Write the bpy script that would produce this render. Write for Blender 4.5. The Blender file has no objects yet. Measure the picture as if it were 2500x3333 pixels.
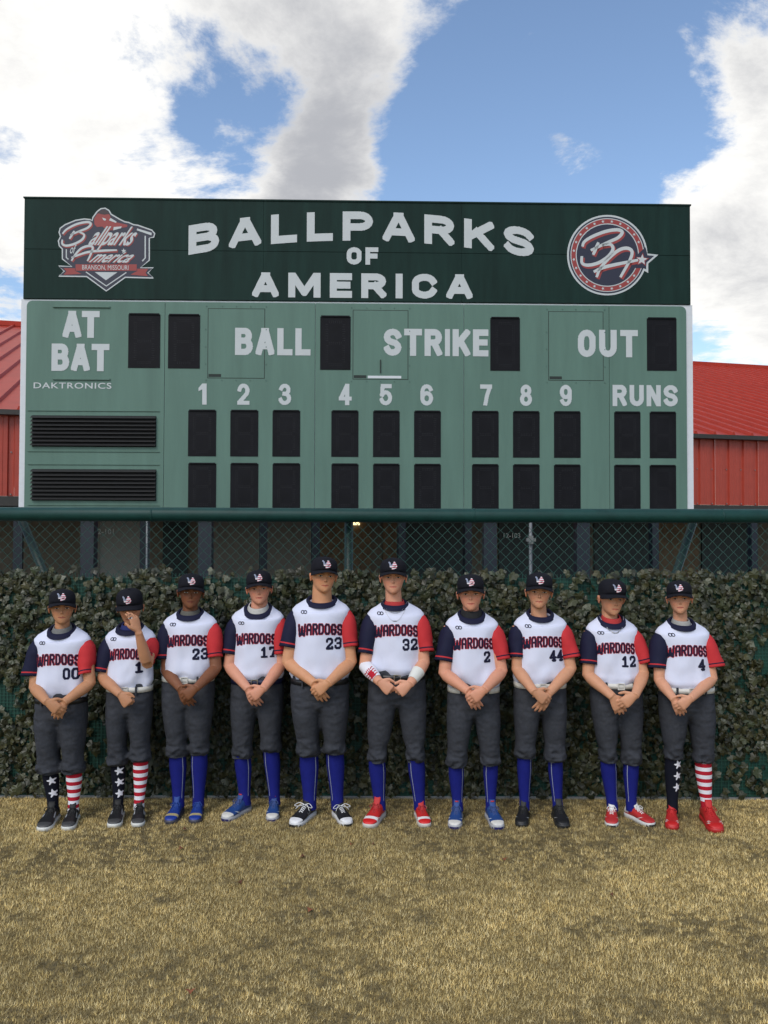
import bpy, bmesh, math, random
import numpy as np
from mathutils import Vector, Matrix, noise as mnoise
from mathutils.bvhtree import BVHTree

# ------------------------------------------------------------------ camera
CAM_Z, F_PX, W_PX, H_PX = 1.82, 2800.0, 2500.0, 3333.0
PITCH = math.radians(1.5)
ROLL = math.radians(0.15)
scene = bpy.context.scene
COL = scene.collection
cam_d = bpy.data.cameras.new('camera')
cam = bpy.data.objects.new('camera', cam_d)
COL.objects.link(cam)
cam_d.sensor_fit = 'VERTICAL'
cam_d.sensor_height = 36.0
cam_d.lens = 36.0 * F_PX / H_PX
cam_d.clip_end = 4000
cam.matrix_world = (Matrix.Translation((0, 0, CAM_Z)) @ Matrix.Rotation(math.pi/2 + PITCH, 4, 'X')
                    @ Matrix.Rotation(ROLL, 4, 'Z'))
scene.camera = cam

def ray(px, py):
    dx, dy = (px - W_PX/2)/F_PX, (py - H_PX/2)/F_PX
    c, s = math.cos(ROLL), math.sin(ROLL)
    dx, dy = dx*c + dy*s, dy*c - dx*s
    yc = -dy
    return np.array((dx, math.cos(PITCH) - yc*math.sin(PITCH), math.sin(PITCH) + yc*math.cos(PITCH)))

def U(px, py, D):
    """photo pixel -> world point at distance D along +y"""
    d = ray(px, py)
    return np.array((0, 0, CAM_Z)) + d*(D/d[1])

# ------------------------------------------------------------------ world
SUN_EL, SUN_AZ = math.radians(43), math.radians(-152)     # azimuth from +y towards +x
world = bpy.data.worlds.new('World')
scene.world = world
world.use_nodes = True
wn, wl = world.node_tree.nodes, world.node_tree.links
wn.clear()
def WN(t, **kw):
    n = wn.new(t)
    for k, v in kw.items():
        setattr(n, k, v)
    return n
out = WN('ShaderNodeOutputWorld')
bg = WN('ShaderNodeBackground')
sky = WN('ShaderNodeTexSky', sky_type='NISHITA', sun_disc=False)
sky.sun_elevation = SUN_EL
sky.sun_rotation = SUN_AZ
sky.air_density = 1.0
sky.dust_density = 0.6
sky.ozone_density = 1.6
skm = WN('ShaderNodeVectorMath', operation='SCALE')
skm.inputs['Scale'].default_value = 0.15
wl.new(sky.outputs[0], skm.inputs[0])
tc = WN('ShaderNodeTexCoord')
nrm = WN('ShaderNodeVectorMath', operation='NORMALIZE')
wl.new(tc.outputs['Generated'], nrm.inputs[0])
sep = WN('ShaderNodeSeparateXYZ')
wl.new(nrm.outputs[0], sep.inputs[0])
def math_node(op, a, b=None, c=None, clamp=False):
    n = WN('ShaderNodeMath', operation=op, use_clamp=clamp)
    for i, v in enumerate((a, b, c)):
        if v is None:
            continue
        if isinstance(v, (int, float)):
            n.inputs[i].default_value = v
        else:
            wl.new(v, n.inputs[i])
    return n.outputs[0]
zc = math_node('ADD', math_node('MAXIMUM', sep.outputs['Z'], 0.0), 0.22)
cx = math_node('DIVIDE', sep.outputs['X'], zc)
cy = math_node('DIVIDE', sep.outputs['Y'], zc)
comb = WN('ShaderNodeCombineXYZ')
wl.new(cx, comb.inputs[0]); wl.new(cy, comb.inputs[1])
comb.inputs[2].default_value = 3.7
n1 = WN('ShaderNodeTexNoise'); n1.inputs['Scale'].default_value = 2.1
n1.inputs['Detail'].default_value = 12; n1.inputs['Roughness'].default_value = 0.67
n1.inputs['Distortion'].default_value = 0.25
wl.new(comb.outputs[0], n1.inputs['Vector'])
n2 = WN('ShaderNodeTexNoise'); n2.inputs['Scale'].default_value = 1.1
n2.inputs['Detail'].default_value = 7; n2.inputs['Roughness'].default_value = 0.5
mp2 = WN('ShaderNodeVectorMath', operation='ADD'); mp2.inputs[1].default_value = (5.3, 1.9, 8.0)
wl.new(comb.outputs[0], mp2.inputs[0]); wl.new(mp2.outputs[0], n2.inputs['Vector'])
# cloud banks and clear gaps: (pixel, angular size in degrees, weight)
SKY_BANKS = [((330, 260), 15, 0.16), ((120, 520), 9, 0.10), ((900, 170), 11, 0.16), ((1330, 330), 7, 0.16),
             ((1500, 130), 7, 0.13), ((960, 600), 3.6, 0.25), ((2440, 560), 5.5, 0.17), ((2320, 780), 4.5, 0.18), ((2450, 1000), 6, 0.16),
             ((2480, 130), 4, 0.36), ((620, 560), 3, -0.08), ((1905, 585), 2.2, 0.40), ((1860, 180), 1.5, 0.30), ((620, 340), 3.0, -0.14), ((960, 390), 3.2, -0.12), ((760, 500), 3.0, -0.10), ((20, 700), 6, -0.10),
             ((1950, 330), 13, -0.24), ((1600, 560), 7, -0.22), ((1750, 620), 6, -0.1), ((830, 400), 4.0, -0.17), ((590, 600), 3.0, -0.10),
             ((2200, 200), 6, -0.12)]
wz = WN('ShaderNodeTexNoise'); wz.inputs['Scale'].default_value = 5.0; wz.inputs['Detail'].default_value = 5
wl.new(nrm.outputs[0], wz.inputs['Vector'])
wsub = WN('ShaderNodeVectorMath', operation='SUBTRACT'); wl.new(wz.outputs['Color'], wsub.inputs[0]); wsub.inputs[1].default_value = (.5, .5, .5)
wsc = WN('ShaderNodeVectorMath', operation='SCALE'); wl.new(wsub.outputs[0], wsc.inputs[0]); wsc.inputs['Scale'].default_value = 0.22
wdir = WN('ShaderNodeVectorMath', operation='ADD'); wl.new(nrm.outputs[0], wdir.inputs[0]); wl.new(wsc.outputs[0], wdir.inputs[1])
bias = None
for (p, deg, wgt) in SKY_BANKS:
    d = ray(*p); d = d/np.linalg.norm(d)
    dn = WN('ShaderNodeVectorMath', operation='DISTANCE')
    wl.new(wdir.outputs[0], dn.inputs[0]); dn.inputs[1].default_value = tuple(d)
    s = math.radians(deg)
    g = math_node('POWER', math_node('DIVIDE', dn.outputs['Value'], s), 2.0)
    g = math_node('MULTIPLY', math_node('EXPONENT', math_node('MULTIPLY', g, -0.7)), wgt)
    bias = g if bias is None else math_node('ADD', bias, g)
dens = math_node('ADD', n1.outputs['Fac'], bias)
cov = WN('ShaderNodeMapRange', interpolation_type='SMOOTHSTEP')
cov.inputs['From Min'].default_value = 0.475; cov.inputs['From Max'].default_value = 0.605
wl.new(dens, cov.inputs['Value'])
thick = WN('ShaderNodeMapRange', interpolation_type='SMOOTHSTEP')
thick.inputs['From Min'].default_value = 0.50; thick.inputs['From Max'].default_value = 0.95
gd = ray(820, 120); gd = gd/np.linalg.norm(gd)                # one heavier grey bank high over the board
gdn = WN('ShaderNodeVectorMath', operation='DISTANCE'); wl.new(nrm.outputs[0], gdn.inputs[0]); gdn.inputs[1].default_value = tuple(gd)
gg = math_node('MULTIPLY', math_node('EXPONENT', math_node('MULTIPLY', math_node('POWER', math_node('DIVIDE', gdn.outputs['Value'], math.radians(9)), 2.0), -0.7)), 0.16)
wl.new(math_node('ADD', math_node('ADD', dens, gg), math_node('MULTIPLY', math_node('SUBTRACT', n2.outputs['Fac'], 0.5), 1.25)), thick.inputs['Value'])
ccol = WN('ShaderNodeMix', data_type='RGBA')
ccol.inputs['A'].default_value = (0.87, 0.86, 0.835, 1)      # sun-lit cloud
ccol.inputs['B'].default_value = (0.38, 0.39, 0.42, 1)      # thick grey cloud
wl.new(thick.outputs[0], ccol.inputs['Factor'])
mixc = WN('ShaderNodeMix', data_type='RGBA')
wl.new(cov.outputs[0], mixc.inputs['Factor'])
wl.new(skm.outputs[0], mixc.inputs['A']); wl.new(ccol.outputs['Result'], mixc.inputs['B'])
wl.new(mixc.outputs['Result'], bg.inputs['Color'])
bg.inputs['Strength'].default_value = 1.0
wl.new(bg.outputs[0], out.inputs['Surface'])

sun_d = bpy.data.lights.new('sun', 'SUN')
sun_d.energy = 1.3
sun_d.angle = math.radians(28)
sun_d.color = (1.0, 0.95, 0.88)
sun = bpy.data.objects.new('sun', sun_d)
COL.objects.link(sun)
sd = Vector((math.cos(SUN_EL)*math.sin(SUN_AZ), math.cos(SUN_EL)*math.cos(SUN_AZ), math.sin(SUN_EL)))
sun.rotation_euler = sd.to_track_quat('Z', 'Y').to_euler()
sun.location = (0, 0, 20)

scene.view_settings.view_transform = 'Standard'
scene.view_settings.look = 'None'
scene.view_settings.gamma = 1.0
scene.view_settings.use_curve_mapping = False
scene.view_settings.exposure = 0.32
scene.cycles.max_bounces = 6
scene.cycles.use_adaptive_sampling = True

# ------------------------------------------------------------------ helpers
rng = np.random.default_rng(7)
random.seed(7)
MATS = {}
def mat(name, col, rough=0.6, metal=0.0, noise=0.0, nscale=20.0, bump=0.0, bscale=60.0, spec=0.5, sheen=0.0, attr=None, objrand=0.0, stretch=None):
    """procedural principled material: base colour with mottling, optional colour attribute, bump"""
    if name in MATS:
        return MATS[name]
    m = bpy.data.materials.new(name); m.use_nodes = True
    nt = m.node_tree; b = nt.nodes['Principled BSDF']
    b.inputs['Roughness'].default_value = rough
    b.inputs['Metallic'].default_value = metal
    b.inputs['Specular IOR Level'].default_value = spec
    if sheen:
        b.inputs['Sheen Weight'].default_value = sheen
    c = (*col, 1)
    b.inputs['Base Color'].default_value = c
    tcn = nt.nodes.new('ShaderNodeTexCoord')
    vec = tcn.outputs['Object']
    if stretch:
        mpn = nt.nodes.new('ShaderNodeMapping'); mpn.inputs['Scale'].default_value = stretch
        nt.links.new(vec, mpn.inputs['Vector']); vec = mpn.outputs[0]
    src = None
    if attr:
        a = nt.nodes.new('ShaderNodeAttribute'); a.attribute_name = attr
        src = a.outputs['Color']
    if noise > 0 or objrand > 0:
        hsv = nt.nodes.new('ShaderNodeHueSaturation')
        if src is not None:
            nt.links.new(src, hsv.inputs['Color'])
        else:
            hsv.inputs['Color'].default_value = c
        val = None
        if noise > 0:
            nz = nt.nodes.new('ShaderNodeTexNoise'); nz.inputs['Scale'].default_value = nscale
            nz.inputs['Detail'].default_value = 6; nz.inputs['Roughness'].default_value = 0.65
            nt.links.new(vec, nz.inputs['Vector'])
            mr = nt.nodes.new('ShaderNodeMapRange')
            mr.inputs['From Min'].default_value = 0.25; mr.inputs['From Max'].default_value = 0.75
            mr.inputs['To Min'].default_value = 1 - noise; mr.inputs['To Max'].default_value = 1 + noise
            nt.links.new(nz.outputs['Fac'], mr.inputs['Value'])
            val = mr.outputs[0]
        if objrand > 0:
            oi = nt.nodes.new('ShaderNodeObjectInfo')
            mr2 = nt.nodes.new('ShaderNodeMapRange')
            mr2.inputs['To Min'].default_value = 1 - objrand; mr2.inputs['To Max'].default_value = 1 + objrand
            nt.links.new(oi.outputs['Random'], mr2.inputs['Value'])
            if val is None:
                val = mr2.outputs[0]
            else:
                mm = nt.nodes.new('ShaderNodeMath'); mm.operation = 'MULTIPLY'
                nt.links.new(val, mm.inputs[0]); nt.links.new(mr2.outputs[0], mm.inputs[1]); val = mm.outputs[0]
        nt.links.new(val, hsv.inputs['Value'])
        src = hsv.outputs['Color']
    if src is not None:
        nt.links.new(src, b.inputs['Base Color'])
    if bump > 0:
        nz = nt.nodes.new('ShaderNodeTexNoise'); nz.inputs['Scale'].default_value = bscale
        nz.inputs['Detail'].default_value = 4
        nt.links.new(vec, nz.inputs['Vector'])
        bp = nt.nodes.new('ShaderNodeBump'); bp.inputs['Strength'].default_value = bump
        bp.inputs['Distance'].default_value = 0.01
        nt.links.new(nz.outputs['Fac'], bp.inputs['Height'])
        nt.links.new(bp.outputs[0], b.inputs['Normal'])
    MATS[name] = m
    return m

def obj(name, V, F, m, parent=None, smooth=False, origin=None, midx=None):
    """one mesh object; V in world coordinates, stored relative to origin (the parent's place)"""
    V = np.asarray(V, dtype=float)
    if origin is None and parent is not None:
        p = parent
        o = np.zeros(3)
        while p is not None:
            o = o + np.array(p.location); p = p.parent
        origin = o
    me = bpy.data.meshes.new(name)
    Vl = V - np.asarray(origin) if origin is not None else V
    me.from_pydata(Vl.tolist(), [], [tuple(int(i) for i in f) for f in F])
    ms = m if isinstance(m, (list, tuple)) else [m]
    for k in ms:
        me.materials.append(k)
    if midx is not None:
        me.polygons.foreach_set('material_index', np.asarray(midx, dtype=np.int32))
    if smooth:
        me.polygons.foreach_set('use_smooth', np.ones(len(me.polygons), dtype=bool))
    me.update()
    ob = bpy.data.objects.new(name, me)
    COL.objects.link(ob)
    if parent is not None:
        ob.parent = parent
    elif origin is not None:
        ob.location = origin
    return ob

def empty(name, loc, rz=0.0):
    e = bpy.data.objects.new(name, None)
    e.empty_display_size = 0.2
    COL.objects.link(e)
    e.location = loc
    e.rotation_euler = (0, 0, rz)
    return e

def tag(o, label=None, cat=None, group=None, kind=None):
    if label: o['label'] = label
    if cat: o['category'] = cat
    if group: o['group'] = group
    if kind: o['kind'] = kind
    return o

class MB:
    """collects shapes into one mesh"""
    def __init__(s):
        s.V = []; s.F = []; s.M = []; s.n = 0
    def add(s, V, F, mi=0):
        V = np.asarray(V, dtype=float).reshape(-1, 3)
        s.V.append(V)
        for f in F:
            s.F.append(tuple(i + s.n for i in f)); s.M.append(mi)
        s.n += len(V)
        return s
    def box(s, x0, x1, y0, y1, z0, z1, mi=0):
        V = [(x, y, z) for x in (x0, x1) for y in (y0, y1) for z in (z0, z1)]
        F = [(0, 1, 3, 2), (4, 6, 7, 5), (0, 4, 5, 1), (2, 3, 7, 6), (0, 2, 6, 4), (1, 5, 7, 3)]
        return s.add(V, F, mi)
    def build(s, name, m, parent=None, smooth=False, origin=None):
        return obj(name, np.concatenate(s.V), s.F, m, parent, smooth, origin, s.M)

def loft(rings, cap0=True, cap1=True):
    n = len(rings[0]); V = np.concatenate([np.asarray(r) for r in rings]); F = []
    for k in range(len(rings) - 1):
        a, b = k*n, (k+1)*n
        for i in range(n):
            j = (i+1) % n
            F.append((a+i, a+j, b+j, b+i))
    if cap0: F.append(tuple(range(n-1, -1, -1)))
    if cap1: F.append(tuple(range((len(rings)-1)*n, len(rings)*n)))
    return V, F

def ering(c, rx, rf, rb, n=32, p=2.3, tilt_f=0.0, tilt_b=0.0):
    """horizontal ring round c: half width rx, depth rf towards the camera (-y), rb away; ends may be raised"""
    R = []
    for i in range(n):
        t = 2*math.pi*i/n
        s_, c_ = math.sin(t), math.cos(t)
        x = rx*math.copysign(abs(s_)**(2/p), s_)
        q = math.copysign(abs(c_)**(2/p), c_)
        y = -rf*q if c_ >= 0 else -rb*q
        z = tilt_f*max(q, 0) + tilt_b*max(-q, 0)
        R.append((c[0]+x, c[1]+y, c[2]+z))
    return np.array(R)

def tube(P, R, n=12, cap=True, flat=None, up=None):
    """round tube through points P with radii R (number or (a, b) pairs)"""
    P = [np.asarray(p, dtype=float) for p in P]
    rings = []
    ref = np.array(up if up is not None else (0.13, -1.0, 0.21), dtype=float)
    for k, p in enumerate(P):
        t = P[min(k+1, len(P)-1)] - P[max(k-1, 0)]
        t /= (np.linalg.norm(t) + 1e-12)
        a = ref - t*ref.dot(t); a /= (np.linalg.norm(a) + 1e-12)
        b = np.cross(t, a)
        r = R[k] if hasattr(R, '__len__') else R
        ra, rb = (r if hasattr(r, '__len__') else (r, r))
        rings.append(np.array([p + a*ra*math.cos(2*math.pi*i/n) + b*rb*math.sin(2*math.pi*i/n) for i in range(n)]))
        ref = a
    return loft(rings, cap, cap)

def spline(P, k=6):
    """Catmull-Rom through P"""
    P = [np.asarray(p, dtype=float) for p in P]
    Q = [2*P[0]-P[1]] + P + [2*P[-1]-P[-2]]
    outp = []
    for i in range(1, len(Q)-2):
        for j in range(k):
            t = j/k
            outp.append(0.5*((2*Q[i]) + (-Q[i-1]+Q[i+1])*t + (2*Q[i-1]-5*Q[i]+4*Q[i+1]-Q[i+2])*t*t + (-Q[i-1]+3*Q[i]-3*Q[i+1]+Q[i+2])*t**3))
    outp.append(P[-1])
    return outp

def solid(V, F, voxel, smooth_it=4, dec=None, smooth_f=0.5):
    """join overlapping closed shells into one continuous surface"""
    me = bpy.data.meshes.new('tmp'); me.from_pydata(np.asarray(V).tolist(), [], [tuple(int(i) for i in f) for f in F]); me.update()
    o = bpy.data.objects.new('tmp', me); COL.objects.link(o)
    r = o.modifiers.new('r', 'REMESH'); r.mode = 'VOXEL'; r.voxel_size = voxel; r.adaptivity = 0.0
    if smooth_it:
        s = o.modifiers.new('s', 'SMOOTH'); s.iterations = smooth_it; s.factor = smooth_f
    if dec:
        d = o.modifiers.new('d', 'DECIMATE'); d.ratio = dec
    dg = bpy.context.evaluated_depsgraph_get()
    ev = o.evaluated_get(dg)
    m2 = bpy.data.meshes.new_from_object(ev)
    nv = len(m2.vertices)
    Vn = np.empty(nv*3); m2.vertices.foreach_get('co', Vn); Vn = Vn.reshape(-1, 3)
    Fn = [tuple(p.vertices) for p in m2.polygons]
    bpy.data.objects.remove(o); bpy.data.meshes.remove(me); bpy.data.meshes.remove(m2)
    return Vn, Fn

def set_colors(ob, C, name='tint'):
    me = ob.data
    a = me.color_attributes.new(name, 'FLOAT_COLOR', 'POINT')
    C = np.asarray(C, dtype=float)
    if C.shape[1] == 3:
        C = np.concatenate([C, np.ones((len(C), 1))], axis=1)
    a.data.foreach_set('color', C.astype(np.float32).ravel())

def text_mesh(s, bold=0.0, space=1.0):
    """flat mesh of a word in the built-in typeface, scaled to a 0..1 box"""
    c = bpy.data.curves.new('t', 'FONT'); c.body = s; c.offset = bold; c.space_character = space
    c.resolution_u = 4
    o = bpy.data.objects.new('t', c); COL.objects.link(o)
    dg = bpy.context.evaluated_depsgraph_get()
    me = bpy.data.meshes.new_from_object(o.evaluated_get(dg))
    V = np.array([v.co[:2] for v in me.vertices]); F = [tuple(p.vertices) for p in me.polygons]
    bpy.data.objects.remove(o); bpy.data.curves.remove(c); bpy.data.meshes.remove(me)
    V = (V - V.min(0))/(V.max(0) - V.min(0))
    return V, F
# ================================================================== the setting
M_ground = mat('dry_turf_soil', (0.22, 0.165, 0.07), rough=0.95, noise=0.5, nscale=40.0, bump=0.8, bscale=120, spec=0.1)
def ground_sheet():
    g = MB()
    g.add([(-600, -600, 0), (600, -600, 0), (600, 1200, 0), (-600, 1200, 0)], [(0, 1, 2, 3)])
    o = g.build('ground', M_ground)
    tag(o, kind='structure')
ground_sheet()
FD = 6.0                                   # the fence line
M_conc = mat('weathered_concrete', (0.30, 0.29, 0.26), rough=0.9, noise=0.25, nscale=9, bump=0.4, bscale=40)
k = MB(); k.box(-9, 9, FD - 0.03, FD + 0.16, -0.05, 0.012)
tag(k.build('concrete_path', M_conc), kind='structure')
M_lot = mat('grey_gravel', (0.16, 0.155, 0.15), rough=0.95, noise=0.3, nscale=14, bump=0.5, bscale=60)
k = MB(); k.add([(-40, FD + 0.16, 0.004), (40, FD + 0.16, 0.004), (40, 40, 0.004), (-40, 40, 0.004)], [(0, 1, 2, 3)])
tag(k.build('pavement', M_lot), kind='structure')

# ---- turf: short dormant grass, blade by blade
def turf():
    parts = []
    def zone(n, x0, x1, y0, y1):
        x = rng.uniform(x0, x1, n); y = rng.uniform(y0, y1, n)
        parts.append(np.stack([x, y], 1))
    zone(560000, -2.9, 2.9, 2.7, FD - 0.02)
    zone(70000, -4.6, -2.9, 2.5, FD - 0.02)
    zone(70000, 2.9, 4.6, 2.5, FD - 0.02)
    zone(40000, -3.5, 3.5, 1.2, 2.7)
    P = np.concatenate(parts); n = len(P)
    # broad patches of thin dark thatch
    def fbm(x, y, s, seed):
        v = np.zeros(n); a = 1.0; tot = 0
        for o in range(4):
            gx, gy = x*s*2**o + seed, y*s*2**o - seed*1.7
            ix, iy = np.floor(gx).astype(int), np.floor(gy).astype(int)
            fx, fy = gx-ix, gy-iy
            fx = fx*fx*(3-2*fx); fy = fy*fy*(3-2*fy)
            h = lambda i, j: (np.sin(i*127.1 + j*311.7 + o*17.3)*43758.5453) % 1.0
            v += a*((h(ix, iy)*(1-fx)+h(ix+1, iy)*fx)*(1-fy) + (h(ix, iy+1)*(1-fx)+h(ix+1, iy+1)*fx)*fy)
            tot += a; a *= 0.55
        return v/tot
    m = fbm(P[:, 0], P[:, 1]*1.6, 1.5, 3.3)
    m2 = fbm(P[:, 0], P[:, 1], 9.0, 8.1); m3 = fbm(P[:, 0], P[:, 1], 22.0, 1.7); m4 = fbm(P[:, 0], P[:, 1]*1.3, 34.0, 5.9)
    dark = np.clip(np.clip((m - 0.42)/0.16, 0, 1)*(0.25 + 0.75*np.clip((m2 - 0.36)/0.22, 0, 1))*np.clip((m4 - 0.40)/0.14, 0, 1)*1.15 + 0.35*np.clip((m4 - 0.62)/0.08, 0, 1), 0, 1)
    L = rng.uniform(0.009, 0.021, n)*(1 - 0.2*dark)*(0.6 + 0.8*m3)
    az = rng.uniform(0, 2*math.pi, n); lean = rng.uniform(0.25, 1.25, n)
    dx, dy, dz = np.cos(az)*np.sin(lean), np.sin(az)*np.sin(lean), np.cos(lean)
    wd = rng.uniform(0.0009, 0.0017, n)
    sx, sy = -np.sin(az)*wd, np.cos(az)*wd
    base = np.stack([P[:, 0], P[:, 1], np.full(n, 0.0)], 1)
    V = np.empty((n, 3, 3))
    V[:, 0] = base + np.stack([sx, sy, np.zeros(n)], 1)
    V[:, 1] = base - np.stack([sx, sy, np.zeros(n)], 1)
    V[:, 2] = base + np.stack([dx*L, dy*L, dz*L + 0.002], 1)
    straw = np.array((0.64, 0.485, 0.195)); pale = np.array((0.78, 0.64, 0.33)); brown = np.array((0.28, 0.19, 0.065)); grey = np.array((0.075, 0.068, 0.05))
    r = rng.uniform(0, 1, n)[:, None]; q = rng.uniform(0, 1, n)[:, None]
    C = np.where(r < 0.55, straw, np.where(r < 0.82, pale, brown))*(0.75 + 0.5*q)
    C = C*(0.74 + 0.52*np.clip((m3 - .25)/.5, 0, 1))[:, None]*(0.82 + 0.36*np.clip((fbm(P[:, 0], P[:, 1]*1.5, .9, 6.6) - .3)/.4, 0, 1))[:, None]
    C = C*(1 - 0.80*dark[:, None]) + grey*(0.80*dark[:, None])
    me = bpy.data.meshes.new('grass')
    me.vertices.add(3*n); me.vertices.foreach_set('co', V.reshape(-1))
    me.loops.add(3*n); me.loops.foreach_set('vertex_index', np.arange(3*n, dtype=np.int32))
    me.polygons.add(n); me.polygons.foreach_set('loop_start', np.arange(0, 3*n, 3, dtype=np.int32))
    me.update()
    a = me.color_attributes.new('tint', 'FLOAT_COLOR', 'POINT')
    C4 = np.concatenate([np.repeat(C, 3, 0), np.ones((3*n, 1))], 1)
    a.data.foreach_set('color', C4.astype(np.float32).ravel())
    me.materials.append(mat('dry_grass_blade', (0.4, 0.3, 0.15), rough=0.8, attr='tint', spec=0.2))
    o = bpy.data.objects.new('grass', me); COL.objects.link(o)
    tag(o, 'short straw coloured dormant turf with dark thatch patches', 'grass', kind='stuff')
turf()

# ---- a few fallen leaves on the turf
M_fall = mat('fallen_leaf', (0.16, 0.05, 0.02), rough=0.8, noise=0.3, nscale=80, objrand=0.4)
for i, (px, py) in enumerate([(600, 2698), (1145, 2745), (985, 2785), (1215, 2745), (1010, 2955), (590, 2760), (780, 2868), (1990, 2905), (1640, 2790), (620, 3215)]):
    D = CAM_Z*F_PX/(py - 1740)
    c = U(px, py, D); c[2] = 0.014
    a0 = rng.uniform(0, 6.28); s = rng.uniform(0.012, 0.02)
    pts = []
    for j in range(8):
        a = a0 + j*math.pi/4; r = s*(1.0 if j % 2 == 0 else 0.62)*(1.25 if j in (0, 4) else 1)
        pts.append((c[0] + r*math.cos(a), c[1] + r*math.sin(a), c[2] + 0.008*math.cos(2*(a-a0)) + rng.uniform(-.002, .002)))
    V = [tuple(c)] + pts
    F = [(0, j+1, (j+1) % 8 + 1) for j in range(8)]
    o = obj('fallen_leaf', V, F, M_fall, origin=c)
    tag(o, 'small curled red-brown fallen leaf lying on the dry turf', 'leaf', 'fallen leaves scattered on the turf')

# ================================================================== chain link fence
M_rail = mat('green_vinyl_rail', (0.006, 0.042, 0.036), rough=0.5, spec=0.3, noise=0.25, nscale=7, bump=0.08, bscale=30)
M_wire = mat('green_vinyl_wire', (0.014, 0.075, 0.058), rough=0.4)
M_post = mat('green_painted_pipe', (0.004, 0.020, 0.016), rough=0.45, noise=0.2, nscale=10)
M_galv = mat('galvanised_pipe', (0.22, 0.23, 0.23), rough=0.55, metal=0.5, noise=0.15, nscale=20)
fence = empty('chain_link_fence', (0, FD, 0))
tag(fence, 'green chain-link outfield fence with thick rounded top rail behind the ivy', 'fence')
RAIL_Z = U(1250, 1677, FD)[2]
zl = U(0, 1674, FD)[2]; zr = U(2500, 1682, FD)[2]
V, F = tube([(-4.6, FD, RAIL_Z), (-1.5, FD, RAIL_Z+0.002), (0.1, FD, RAIL_Z-0.002), (2, FD, RAIL_Z+0.001), (4.6, FD, RAIL_Z)], 0.049, 24, up=(0, 0, 1))
obj('top_rail', V, F, M_rail, fence, True)
for xk in (-1.62, 0.62, 2.35):
    V, F = tube([(xk, FD, RAIL_Z), (xk+0.012, FD, RAIL_Z)], 0.0505, 24, up=(0, 0, 1))
    obj('rail_joint', V, F, M_rail, fence, True)
w = MB(); p = 0.037
for i in range(-122, 123):
    pts = []
    for j in range(0, 17):
        z = RAIL_Z - 0.03 - j*p
        side = (i + j) % 2
        pts.append((i*p + (p if side else 0) + 0.0015*math.sin(i*1.7+j), FD + 0.012 + (0.004 if side else -0.004), z))
    V, F = tube(pts, 0.0025, 4, cap=False)
    w.add(V, F)
o = w.build('wire_mesh', M_wire, fence, True); o['kind'] = 'stuff'
for px, r in ((1135, 0.031), (-420, 0.031), (2800, 0.031)):
    b0 = U(px, 1850, FD + 0.07)
    V, F = tube([(b0[0], FD + 0.075, 0), (b0[0], FD + 0.075, RAIL_Z - 0.02)], r, 14, up=(1, 0, 0))
    obj('post', V, F, M_post, fence, True)
for (xa, ya, xb, yb) in ((70, 1690, 150, 1880), (2256, 1700, 2196, 1880)):
    a = U(xa, ya, FD + 0.16); b = U(xb, yb, FD + 0.16)
    d = (b - a)/(b[2] - a[2])
    c = a + d*(0.02 - a[2])
    V, F = tube([a, c], 0.03, 12, up=(0, -1, 0))
    obj('brace', V, F, M_post, fence, True)
for px in (478, 1727):
    b0 = U(px, 1760, FD + 0.30)
    V, F = tube([(b0[0], FD + 0.3, 0.0), (b0[0], FD + 0.3, RAIL_Z + 0.02)], 0.007 if px < 1000 else 0.012, 8, up=(1, 0, 0))
    q = obj('galvanised_pole', V, F, M_galv, None, True, origin=(b0[0], FD + 0.3, 0))
    tag(q, 'thin bare galvanised pole standing behind the chain-link ' + ('near the grey door' if px < 1000 else 'with a pipe clamp'), 'pole')
    if px > 1000:
        z1 = U(px, 1757, FD + 0.3)[2]
        k = MB(); k.box(b0[0]-.03, b0[0]+.035, FD+.275, FD+.325, z1-.012, z1+.012)
        k.box(b0[0]-.016, b0[0]+.016, FD+.27, FD+.33, z1-.03, z1+.03)
        k.build('clamp', M_galv, q, origin=(b0[0], FD + 0.3, 0))

# ---- artificial ivy screen hung on the fence
ivy = empty('ivy_screen', (0, FD - 0.03, 0))
tag(ivy, 'artificial ivy privacy screen of dark olive leaves covering the lower fence', 'ivy screen')
M_net = mat('green_backing_net', (0.006, 0.045, 0.030), rough=0.7, noise=0.4, nscale=6)
ztop = U(1250, 1862, FD)[2]
k = MB(); k.box(-4.5, 4.5, FD - 0.026, FD - 0.022, 0.02, ztop - 0.045)
k.build('backing_sheet', M_net, ivy)
k = MB(); gp = 0.024                                 # square plastic net the leaves are tied to
M_net2 = mat('green_net_strand', (0.012, 0.085, 0.060), rough=0.5)
for i in range(-187, 188):
    k.box(i*gp - .0013, i*gp + .0013, FD - 0.034, FD - 0.031, 0.02, ztop - 0.01)
for j in range(int((ztop - 0.03)/gp)):
    k.box(-4.5, 4.5, FD - 0.0355, FD - 0.0342, 0.03 + j*gp - .0013, 0.03 + j*gp + .0013)
o = k.build('backing_net', M_net2, ivy); o['kind'] = 'stuff'
def ivy_leaf(s=1.0):
    """five-lobed leaf with a folded midrib, base at origin, tip along -z, facing -y"""
    out = [(0, .04), (.22, .17), (.44, .08), (.43, -.14), (.47, -.36), (.25, -.50), (0, -.84), (-.25, -.50), (-.47, -.36), (-.43, -.14), (-.44, .08), (-.22, .17)]
    V = [(0, -.07, -.22)] + [(x, .20*abs(x) + (.12 if y < -.6 else 0) + (.08 if j in (2, 4, 8, 10) else 0), y) for j, (x, y) in enumerate(out)]
    F = [(0, i+1, (i+1) % 12 + 1) for i in range(12)]
    V = np.array(V)*0.070*s
    V[:, 2] += 0.03*s
    return V, F
LV, LF = ivy_leaf()
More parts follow.
